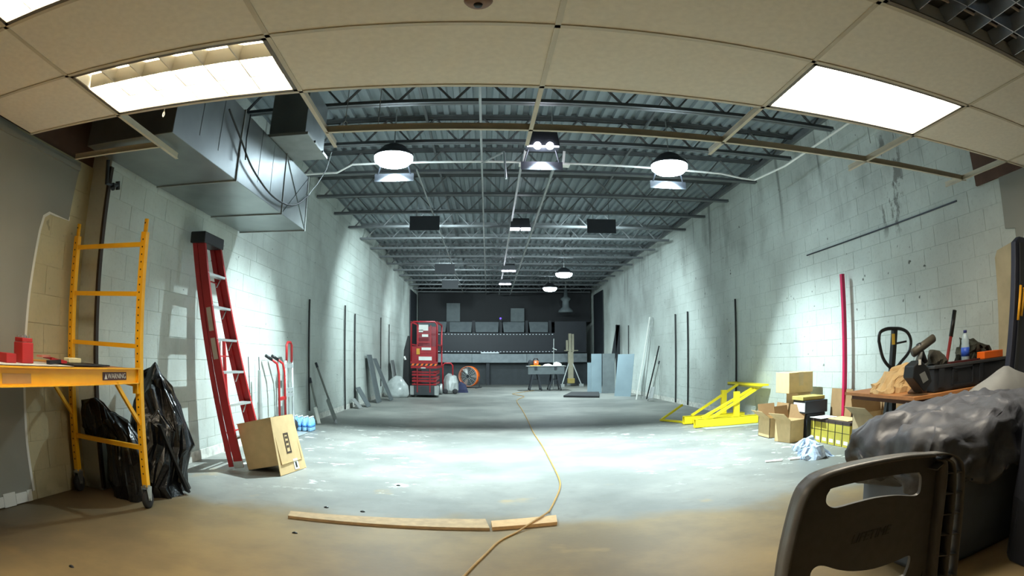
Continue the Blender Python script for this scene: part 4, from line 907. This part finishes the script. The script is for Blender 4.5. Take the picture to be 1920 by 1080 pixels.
tag(MB().rings([(2.98, 3.56, zt, .25, .16), (2.98, 3.56, zt+.03, .26, .17), (2.99, 3.56, zt+.06, .25, .16), (3.0, 3.55, zt+.09, .22, .14), (3.02, 3.54, zt+.12, .18, .12), (3.05, 3.53, zt+.15, .13, .09), (3.08, 3.52, zt+.18, .07, .06), (3.09, 3.52, zt+.195, .02, .02)], 80, .055, 10, 71).build('tan_bag', M_CANVAS), 'crumpled tan canvas bag on the plywood bench', 'bag')
tag(MB().rings([(2.98, 3.22, zt, .16, .08), (2.98, 3.22, zt+.02, .16, .08), (2.98, 3.22, zt+.045, .12, .06), (2.98, 3.22, zt+.06, .03, .02)], 48, .03, 12, 73).build('brown_glove', mat('brown_leather', (96, 70, 48), .8)), 'brown leather gloves lying in front of the tan bag', 'gloves')
# cordless tool standing on its battery
ct = thing('cordless_tool', 'grey cordless caulk gun tilted with black battery pack on the bench', 'tool', PY(1735, 735, 3.0))
YT = 3.0
bpz = [(1715, 686), (1728, 675), (1742, 690), (1748, 715), (1733, 737), (1712, 708)]
MB().prism([PY(x, y, YT) for x, y in bpz], (0, .12, 0)).build('battery', M_BLK, ct, bevel=.008)
MB().prism([PY(x, y, YT-.002) for x, y in ((1724, 702), (1734, 696), (1741, 712), (1731, 719))], (0, .001, 0)).build('battery_label', mat('grey_label', (120, 122, 120), .5), ct)
MB().cyl(PY(1733, 680, YT+.06), PY(1722, 645, YT+.06), .03, .022).build('handle', M_BLK, ct, True)
MB().cyl(PY(1712, 662, YT+.06), PY(1750, 634, YT+.06), .03).build('barrel', mat('tool_grey', (70, 66, 56), .5), ct, True)
MB().cyl(PY(1728, 650, YT+.06), PY(1722, 678, YT+.06), .024).build('silver_sleeve', M_PALE, ct, True)
B_ = PY(1725, 679, YT-.004); MB().box(B_.x-.012, B_.y, B_.z-.018, B_.x+.012, B_.y+.004, B_.z+.018).build('white_clip', M_WHITE, ct)
sb = thing('spray_bottle', 'clear bottle with white trigger top behind the cordless tool', 'bottle', (PY(1717, 680, 3.9).x, 3.9, .769))
p = PY(1717, 680, 3.9); p.z = .768+.121; MB().lathe([(.035, -.12), (.04, -.1), (.04, .06), (.02, .1), (.015, .14)], p, 14).build('body', mat('hazy_clear', (190, 214, 220), .2, alpha=.6), sb, True)
MB().lathe([(.015, .14), (.03, .15), (.034, .18), (.01, .19)], p, 14).build('trigger_top', M_WHITE, sb, True)
# tool box with things on it
tb0 = PY(1752, 737, 3.15); 
tbx = thing('tool_box', 'black plastic tool box with ribbed front on the bench', 'tool box', (3.42, 3.16, zt))
X0, X1, Y0, Y1, Zt = 2.93, 3.92, 3.04, 3.28, .952
MB().box(X0, Y0, zt+.002, X1, Y1, Zt-.02).build('body', M_CHAR, tbx, bevel=.01); MB().box(X0-.012, Y0-.012, Zt-.022, X1+.012, Y1+.01, Zt).build('lid', mat('lid_grey', (62, 64, 66), .5), tbx, bevel=.004)
for x0, x1, z0, z1 in ((X0+.04, X0+.10, .80, .93), (X0+.20, X0+.215, .80, .92), (X0+.20, X0+.46, .79, .805), (X0+.455, X0+.47, .80, .93), (X0+.2, X0+.47, .915, .93), (X0+.55, X0+.6, .80, .93)):
    MB().box(x0, Y0-.01, z0, x1, Y0, z1).build('rib', M_CHAR, tbx)
MB().box(X0+.22, Y0-.006, .84, X0+.27, Y0, .89).build('latch', M_BLK, tbx)
zb = Zt+.001
p = (PY(1810, 670, 3.14).x, 3.14)
btl = thing('water_bottle', 'plastic water bottle with blue label on the tool box', 'bottle', (p[0], p[1], zb))
MB().lathe([(.034, 0), (.038, .01), (.038, .11), (.034, .13), (.036, .15), (.02, .19), (.014, .205)], (p[0], p[1], zb), 18).build('body', mat('clear_plastic', (200, 220, 228), .1, alpha=.55), btl, True)
MB().lathe([(.0388, .035), (.0388, .10)], (p[0], p[1], zb), 18).build('label', M_BLUE, btl, True)
MB().lathe([(.016, .205), (.016, .225)], (p[0], p[1], zb), 14).build('cap', mat('cap_navy', (40, 46, 110), .5), btl, True)
tag(MB().rings([(3.06, 3.15, zb, .10, .07), (3.06, 3.15, zb+.03, .10, .07), (3.04, 3.15, zb+.06, .085, .055), (3.02, 3.15, zb+.09, .05, .04), (3.0, 3.15, zb+.105, .02, .02)], 40, .03, 16, 77).build('work_shoe', mat('dark_leather', (60, 58, 50), .8)), 'dark crumpled work shoe on the tool box', 'shoe')
tag(MB().rings([(3.62, 3.22, zb, .24, .055), (3.62, 3.22, zb+.03, .26, .06), (3.62, 3.22, zb+.06, .25, .06), (3.6, 3.22, zb+.09, .21, .055), (3.57, 3.22, zb+.12, .15, .05), (3.53, 3.22, zb+.145, .08, .04), (3.5, 3.22, zb+.155, .02, .02)], 72, .04, 15, 79).build('green_jacket', mat('dark_green_cloth', (58, 62, 54), .9)), 'bundled dark green jacket on the tool box', 'jacket')
tag(MB().box(3.56, 3.045, zb, 3.84, 3.14, zb+.055).build('orange_box', M_ORANGE, bevel=.005), 'small bright orange box on the tool box', 'box')
tag(MB().box(3.12, 3.045, zb, 3.5, 3.095, zb+.012).build('dark_clipboard', mat('maroon', (80, 30, 30), .6)), 'dark flat clipboard under the water bottle on the tool box', 'clipboard')
hm = thing('sledge_hammer', 'long handled hammer with black grip leaning at the right wall', 'hammer', (3.7, 3.72, zt))
a, b = PY(1776, 672, 3.72), PY(1790, 582, 3.72); c_ = a.lerp(b, .45)
MB().cyl(a-(b-a)*.6, c_, .017).build('handle', mat('red_handle', (150, 48, 44), .6), hm, True); MB().cyl(c_, b, .022).build('grip', M_BLK, hm, True)

# ---- draped bin, grey cover and upright tool case on the near right
bn = thing('plastic_bin', 'blue grey plastic bin under the black plastic sheet', 'bin', (2.4, 2.3, 0))
MB().rings([(2.47, 2.32, .003, .48, .35), (2.47, 2.32, .04, .51, .37), (2.47, 2.32, .3, .525, .38), (2.47, 2.32, .6, .54, .39), (2.47, 2.32, .62, .54, .39)], 40, 0, 1, 0, .35).build('bin_body', mat('bin_blue_grey', (92, 102, 120), .55), bn, True)
zr = [(.36, .635, .535), (.40, .65, .548), (.44, .655, .55), (.48, .66, .555), (.52, .66, .555), (.56, .66, .555), (.60, .655, .55), (.635, .635, .53), (.665, .59, .49), (.69, .52, .43), (.705, .42, .35), (.715, .31, .26), (.722, .2, .17), (.725, .1, .09), (.726, .02, .02)]
zr2 = [tuple(a+(b-a)*t for a, b in zip(p0, p1)) for p0, p1 in zip(zr, zr[1:]) for t in (0, .5)]+[zr[-1]]
dm = MB().rings([(2.47+.14*max(0, z-.6)/.12, 2.32, z+.06, rx*.9, ry*.79) for z, rx, ry in zr2], 130, .05, 6.5, 83, .5)
for i, v in enumerate(dm.v):      # sharp pulled folds and a ragged hem
    k = Vector((v.x*5, v.y*5, v.z*1.6)); rg = 1-abs(noise.noise(k+Vector((3, 1, 7))))*2.4
    out = Vector((v.x-2.42, v.y-2.32, 0)); out = out.normalized() if out.length > .05 else Vector((0, 0, 1))
    v += (out+Vector((0, 0, .35)))*.04*max(rg, -.4)
    f2 = 1-abs(noise.noise(Vector((v.x*11+v.z*6, v.y*11, v.z*5))))*2.6; v += out*.010*max(f2, -.6)
    if i < 260: v.z += .10*noise.noise(Vector((v.x*3.5, v.y*3.5, 9)))
tag(dm.build('black_plastic_sheet', mat('grey_black_film', (84, 87, 96), .46, var=.25, scale=12, bump=.5), smooth=True), 'black plastic sheet draped over the bin', 'plastic sheet')
tag(MB().rings([(3.5, 2.72, .003, .36, .19), (3.5, 2.72, .4, .38, .19), (3.48, 2.72, .68, .42, .2), (3.47, 2.72, .74, .40, .18), (3.46, 2.71, .79, .31, .14), (3.46, 2.7, .84, .19, .1), (3.45, 2.7, .88, .08, .06), (3.45, 2.7, .905, .02, .02)], 48, .02, 3, 87, .6).build('grey_cover', mat('grey_cover_cloth', (150, 152, 152), .85, var=.08), smooth=True), 'light grey cloth cover over a heap near the right wall', 'cover')
tag(MB().rings([(2.86, 1.62, .003, .42, .22), (2.86, 1.62, .3, .44, .23), (2.86, 1.62, .65, .42, .22), (2.86, 1.63, .78, .3, .17), (2.86, 1.63, .82, .03, .03)], 30, .06, 3.5, 91, .6).build('navy_bag', mat('navy_black_cloth', (30, 34, 46), .7)), 'dark navy cloth heap beside the bin', 'bag')
uc = thing('tool_case', 'upright open dark navy tool case lid holding yellow handled tools', 'case', (3.55, 2.7, .9))
a = PY(1893, 440, 2.5)
M_NAVY = mat('navy_case', (36, 40, 58), .6)
YK = 2.78
MB().prism([PY(1888, 726, YK), PY(1905, 726, YK)+Vector((.3, 0, 0)), PY(1905, 445, YK)+Vector((.3, 0, 0)), PY(1912, 443, YK), PY(1904, 452, YK)], (0, .06, 0)).build('lid_shell', M_NAVY, uc, bevel=.008)
MB().prism([PY(1898, 715, YK-.004), PY(1904, 715, YK-.004), PY(1917, 455, YK-.004), PY(1911, 455, YK-.004)], (0, -.012, 0)).build('lid_rim', M_CHAR, uc)
for i, (x, y0, y1) in enumerate(((1912, 535, 600), (1918, 540, 592), (1927, 535, 590))):
    MB().cyl(PY(x-3, y1, YK-.03), PY(x+2, y0, YK-.03), .013).build('yellow_handle', mat('handle_yellow', (232, 168, 40), .5), uc, True)

# ================================================================== FOREGROUND CHAIR
YC, YD = 1.13, .05      # plane of the back shell, depth of its rim towards the camera
ch = thing('folding_chair', 'dark brown plastic folding chair turned away in the foreground', 'chair', (.92, 1.3, 0))
M_CHAIR = mat('chair_plastic', (112, 109, 108), .38, var=.08, scale=40)
def cp_(px, py): v = PY(px, py, YC); return v
outer = [(1452, 1110), (1462, 1040), (1478, 970), (1492, 925), (1508, 902), (1535, 884), (1600, 866), (1680, 852), (1735, 848), (1752, 854), (1757, 872), (1752, 930), (1744, 1000), (1735, 1110)]
hole1 = [(1550, 930), (1556, 920), (1566, 914), (1640, 897), (1715, 886), (1725, 889), (1728, 898), (1726, 920), (1720, 928), (1708, 930), (1680, 929), (1640, 934), (1600, 944), (1570, 952), (1556, 950), (1549, 942)]
hole2 = [(1517, 1100), (1520, 1075), (1530, 1063), (1545, 1061), (1570, 1068), (1600, 1071), (1640, 1066), (1680, 1052), (1702, 1042), (1707, 1048), (1700, 1072), (1690, 1082), (1640, 1094), (1580, 1104), (1540, 1108)]
import bmesh
def filled(name, loops, dy, m, parent):
    bm = bmesh.new(); org = parent.location; ed = []
    for lp_ in loops:
        vs = [bm.verts.new(cp_(*q_)-org) for q_ in lp_]
        for i in range(len(vs)): ed.append(bm.edges.new((vs[i], vs[(i+1) % len(vs)])))
    bmesh.ops.triangle_fill(bm, edges=ed, use_beauty=True, use_dissolve=False)
    g = bmesh.ops.extrude_face_region(bm, geom=bm.faces[:])
    bmesh.ops.translate(bm, verts=[e for e in g['geom'] if isinstance(e, bmesh.types.BMVert)], vec=(0, dy, 0))
    bmesh.ops.recalc_face_normals(bm, faces=bm.faces[:])
    me = bpy.data.meshes.new(name); bm.to_mesh(me); bm.free(); me.materials.append(m)
    o = bpy.data.objects.new(name, me); C.objects.link(o); o.parent = parent; return o
cb = filled('backrest', [[(v.x, v.y) for v in smooth([(x, y, 0) for x, y in outer], 3)], [(v.x, v.y) for v in smooth([(x, y, 0) for x, y in hole1+hole1[:1]], 3)][:-1], [(v.x, v.y) for v in smooth([(x, y, 0) for x, y in hole2+hole2[:1]], 3)][:-1]], .012, M_CHAIR, ch)
def wall_strip(mb, path, th, y0, y1):
    P = [cp_(*q_) for q_ in path]; n = len(P); N = []
    for i in range(n):
        d = (P[min(i+1, n-1)]-P[max(i-1, 0)]).normalized(); N.append(Vector((d.z, 0, -d.x))*th)
    a0, b0 = Vector((0, y0, 0)), Vector((0, y1, 0))
    mb.add([p+a0 for p in P]+[p+k+a0 for p, k in zip(P, N)]+[p+b0 for p in P]+[p+k+b0 for p, k in zip(P, N)],
           [f for i in range(n-1) for f in ((i, i+1, n+i+1, n+i), (2*n+i, 3*n+i, 3*n+i+1, 2*n+i+1), (i, 2*n+i, 2*n+i+1, i+1), (n+i, n+i+1, 3*n+i+1, 3*n+i))]+[(0, n, 3*n, 2*n), (n-1, 3*n-1, 4*n-1, 2*n-1)])
    return mb
def sm2(pts, k=5): return [(v.x, v.y) for v in smooth([(x, y, 0) for x, y in pts], k)]
left_top = sm2(outer[:9])
wall_strip(MB(), left_top, .007, -YD, 0).build('back_rim', M_CHAIR, cb, True)
o_side = sm2([(1735, 848), (1762, 847), (1781, 857), (1789, 880), (1787, 940), (1781, 1010), (1772, 1110)])
m_side = sm2([(1757, 856), (1769, 864), (1773, 885), (1771, 940), (1764, 1010), (1755, 1110)])
i_side = sm2([(1752, 858), (1757, 872), (1752, 930), (1744, 1000), (1735, 1110)])
for nm, pth in (('side_wall', o_side), ('side_web', m_side), ('side_wall', i_side)): wall_strip(MB(), pth, .004, -YD, .008).build(nm, M_CHAIR, cb, True)
wall_strip(MB(), m_side, .06, .006, .01).build('side_panel', M_CHAIR, cb)
for i in range(6):
    yy = 885+i*38; xa = 1756-(yy-872)*.088; xb = 1789-(max(yy, 890)-890)*.075
    a, b = cp_(xa, yy), cp_(xb, yy-4); MB().bar(a+Vector((0, -YD/2+.005, 0)), b+Vector((0, -YD/2+.005, 0)), YD-.004, .003).build('rib', M_CHAIR, cb)
MB().bar(cp_(1740, 878)+Vector((0, -.02, 0)), cp_(1770, 852)+Vector((0, -.02, 0)), YD-.01, .003).build('rib', M_CHAIR, cb)
text_part('lettering', 'LIFETIME', .034, mat('chair_emboss', (96, 93, 92), .5), cb, basis(cp_(1632, 1003)+Vector((0, -.0012, 0)), (1, 0, 0), (0, 0, 1)), .0012, .3)
x0, x1, zs = .66, 1.12, .44
MB().prism([(x0+.03, YC+.04, .10), (x1-.03, YC+.04, .10), (x1-.03, YC+.07, .47), (x0+.03, YC+.07, .47)], (0, .03, 0)).build('seat', M_CHAIR, ch, bevel=.008)
for x in (x0-.01, x1+.01):
    MB().tube([(x, YC-.02, .012), (x, YC+.02, .62)], .012).build('leg', M_DARK, ch, True)
    MB().tube([(x, YC+.14, .012), (x, YC+.06, .5)], .012).build('leg', M_DARK, ch, True)
MB().cyl((x0-.01, YC+.13, .06), (x1+.01, YC+.13, .06), .01).build('leg_bar', M_DARK, ch)

# ================================================================== PLANKS, CORD, FLOOR LITTER
pk = [PZ(545, 958, .02), PZ(910, 973, .02), PZ(918, 990, .02), PZ(540, 967, .02)]
tag(MB().prism([(v.x, v.y, .002) for v in reversed(pk)], (0, 0, .019)).build('plank', M_WOOD), 'long pale plank lying across the floor', 'plank')
pk = [PZ(918, 978, .02), PZ(1040, 967, .02), PZ(1042, 980, .02), PZ(920, 990, .02)]
tag(MB().prism([(v.x+.01, v.y, .002) for v in reversed(pk)], (0, 0, .024)).build('plank', mat('pine_fresh', (206, 166, 116), .7, var=.12, scale=24)), 'short orange pine board at the cord end of the long plank', 'plank')
cpx = [(1.5, 20.2), (1.2, 19.6), (.72, 18.4), (1.0, 17.2), (.72, 15.6), (.70, 12.5), (.68, 10.6), (.65, 8.9), (.66, 7.6), (.65, 6.5), (.63, 5.45), (.59, 5.0), (.5, 4.55), (.43, 4.24)]
cord = [(x, y, .008) for x, y in cpx]+[(.40, 4.08, .035), (.35, 3.97, .036), (.28, 3.84, .034), (.18, 3.70, .010), (.06, 3.5, .008), (-.02, 3.25, .008), (-.13, 2.87, .008), (-.2, 2.5, .008), (-.2, 1.8, .008)]
tag(MB().tube(smooth(cord), .007, 7).build('extension_cord', mat('cord_tan', (176, 134, 62), .5)), 'tan extension cord running along the middle of the floor', 'cord')
tag(MB().tube(smooth([(-.35, 22.3, .006), (.1, 22.0, .006), (.6, 21.6, .006), (1.2, 21.2, .006), (1.6, 20.9, .006)]), .006, 6).build('fan_cord', M_PALE), 'thin grey cord from the fan to the work table', 'cord')
for i, (px, py) in enumerate(((553, 1000), (612, 952), (680, 960), (747, 911), (134, 1063))):
    v = PZ(px, py, 0); tag(MB().rings([(v.x, v.y, .001, .02, .012), (v.x, v.y, .008, .014, .01), (v.x, v.y, .012, .003, .003)], 8, .006, 30, i).build('debris', M_BLK), 'small dark crumb of debris on the bare floor', 'debris', 'dark crumbs on the floor')

# ================================================================== BULLET TRAP AT THE FAR END
TY = 24.5
bt = thing('target_backstop', 'wide steel backstop with riveted dark band across the far end', 'backstop', (.5, TY, 0))
M_FASC = mat('dark_band', (20, 26, 36), .5); M_BEAM = mat('steel_beam', (134, 142, 146), .5, .3)
for x0, x1 in ((-2.88, -1.7), (-1.58, -.66), (-.54, .42), (.58, 1.46), (1.64, 2.42)):
    MB().prism([(x0+.03, TY+.05, 2.12), (x1-.03, TY+.05, 2.12), (x1, TY+.35, 2.55), (x0, TY+.35, 2.55)], (0, .02, 0)).build('upper_panel', M_BEAM, bt)
for x in (-1.64, -.6, .5, 1.55, 2.5): MB().box(x-.06, TY+.3, 2.05, x+.06, TY+.5, 2.6).build('divider', M_CHAR, bt)
MB().box(-2.88, TY, 1.29, 2.66, TY+.06, 2.09).build('band', M_FASC, bt)
for z in (2.03, 1.335):
    rv = MB(); x = -2.4
    while x < 2.62: rv.box(x, TY-.008, z-.014, x+.05, TY, z+.014); x += .13
    rv.build('rivet_row', mat('rivet_white', (226, 232, 240), .5), bt)['kind'] = 'stuff'
for x0, x1 in ((-2.88, -.66), (-.65, 1.52), (1.53, 3.95)): MB().box(x0, TY-.12, .90, x1, TY+.1, 1.25).build('beam_panel', M_BEAM, bt)
MB().box(2.66, TY+.02, 1.29, 3.95, TY+.1, 2.55).build('side_panel', M_FASC, bt)
for x0, x1 in ((-2.88, -.05), (.0, 2.5), (2.55, 4.2)): MB().box(x0, TY+.3, 0, x1, TY+.35, .9).build('lower_panel', mat('lower_dark', (58, 64, 68), .6), bt)
MB().box(-.09, TY, 0, .04, TY+.3, .9).build('post', M_DARK, bt)
MB().box(-2.88, TY+.5, 2.55, 4.2, TY+.56, 4.0).build('upper_backing', mat('soot_black', (20, 22, 26), .7), bt)
B(-.3, TY-.14, 1.27, .42, TY-.02, 1.32).build('highlight_plate', mat('highlight_plate', (235, 240, 245), .3), bt)  # white plate stands for the bright highlight on the beam top
led = thing('indicator_light', 'tiny blue indicator light above the backstop', 'light', (.48, 24.3, 2.66))
MB().lathe([(.001, -.03), (.03, -.02), (.035, 0), (.02, .03), (.001, .035)], (.48, 24.3, 2.66), 12, 'y').build('bulb', mat('blue_glow', (60, 40, 255), .5, emit=4, ecol=(.1, .05, 1)), led, True)
MB().box(.44, 24.3, 2.56, .52, 24.36, 2.7).box(.46, 24.36, 2.58, .5, 25.0, 2.62).build('bracket', M_CHAR, led)
ef = thing('exhaust_hood', 'grey bell shaped exhaust hood hanging in the far right corner', 'hood', (3.0, 23.5, 2.9))
MB().lathe([(.3, 0), (.28, .08), (.14, .2), (.13, .42), (.2, .5), (.2, .54), (.08, .62), (.06, .9)], (3.0, 23.6, 2.85), 18).build('bell', M_GB, ef, True)
MB().cyl((3.0, 23.6, 3.7), (3.0, 23.6, 4.05), .03).build('stem', M_PALE, ef)
for x0, z1, lb in ((-1.7, 3.3, 'dark grey equipment box above the left of the backstop'), (.9, 3.1, 'dull grey box above the middle of the backstop')):
    tag(MB().box(x0, 24.75, 2.56, x0+.55, 24.98, z1).build('equipment_box', M_GB), lb, 'box')
for x, sd_, lb in ((XL+.012, 1, 'left'), (XR-.012, -1, 'right')):  # added dark panels stand for shade on the left wall, a curtain on the right
    tag(MB().box(min(x, x+sd_*.03), 22.4, .02, max(x, x+sd_*.03), 24.4, 3.6).build('dark_wall_panel', M_CHAR), 'added dark panel on the %s wall before the backstop' % lb, 'panel')
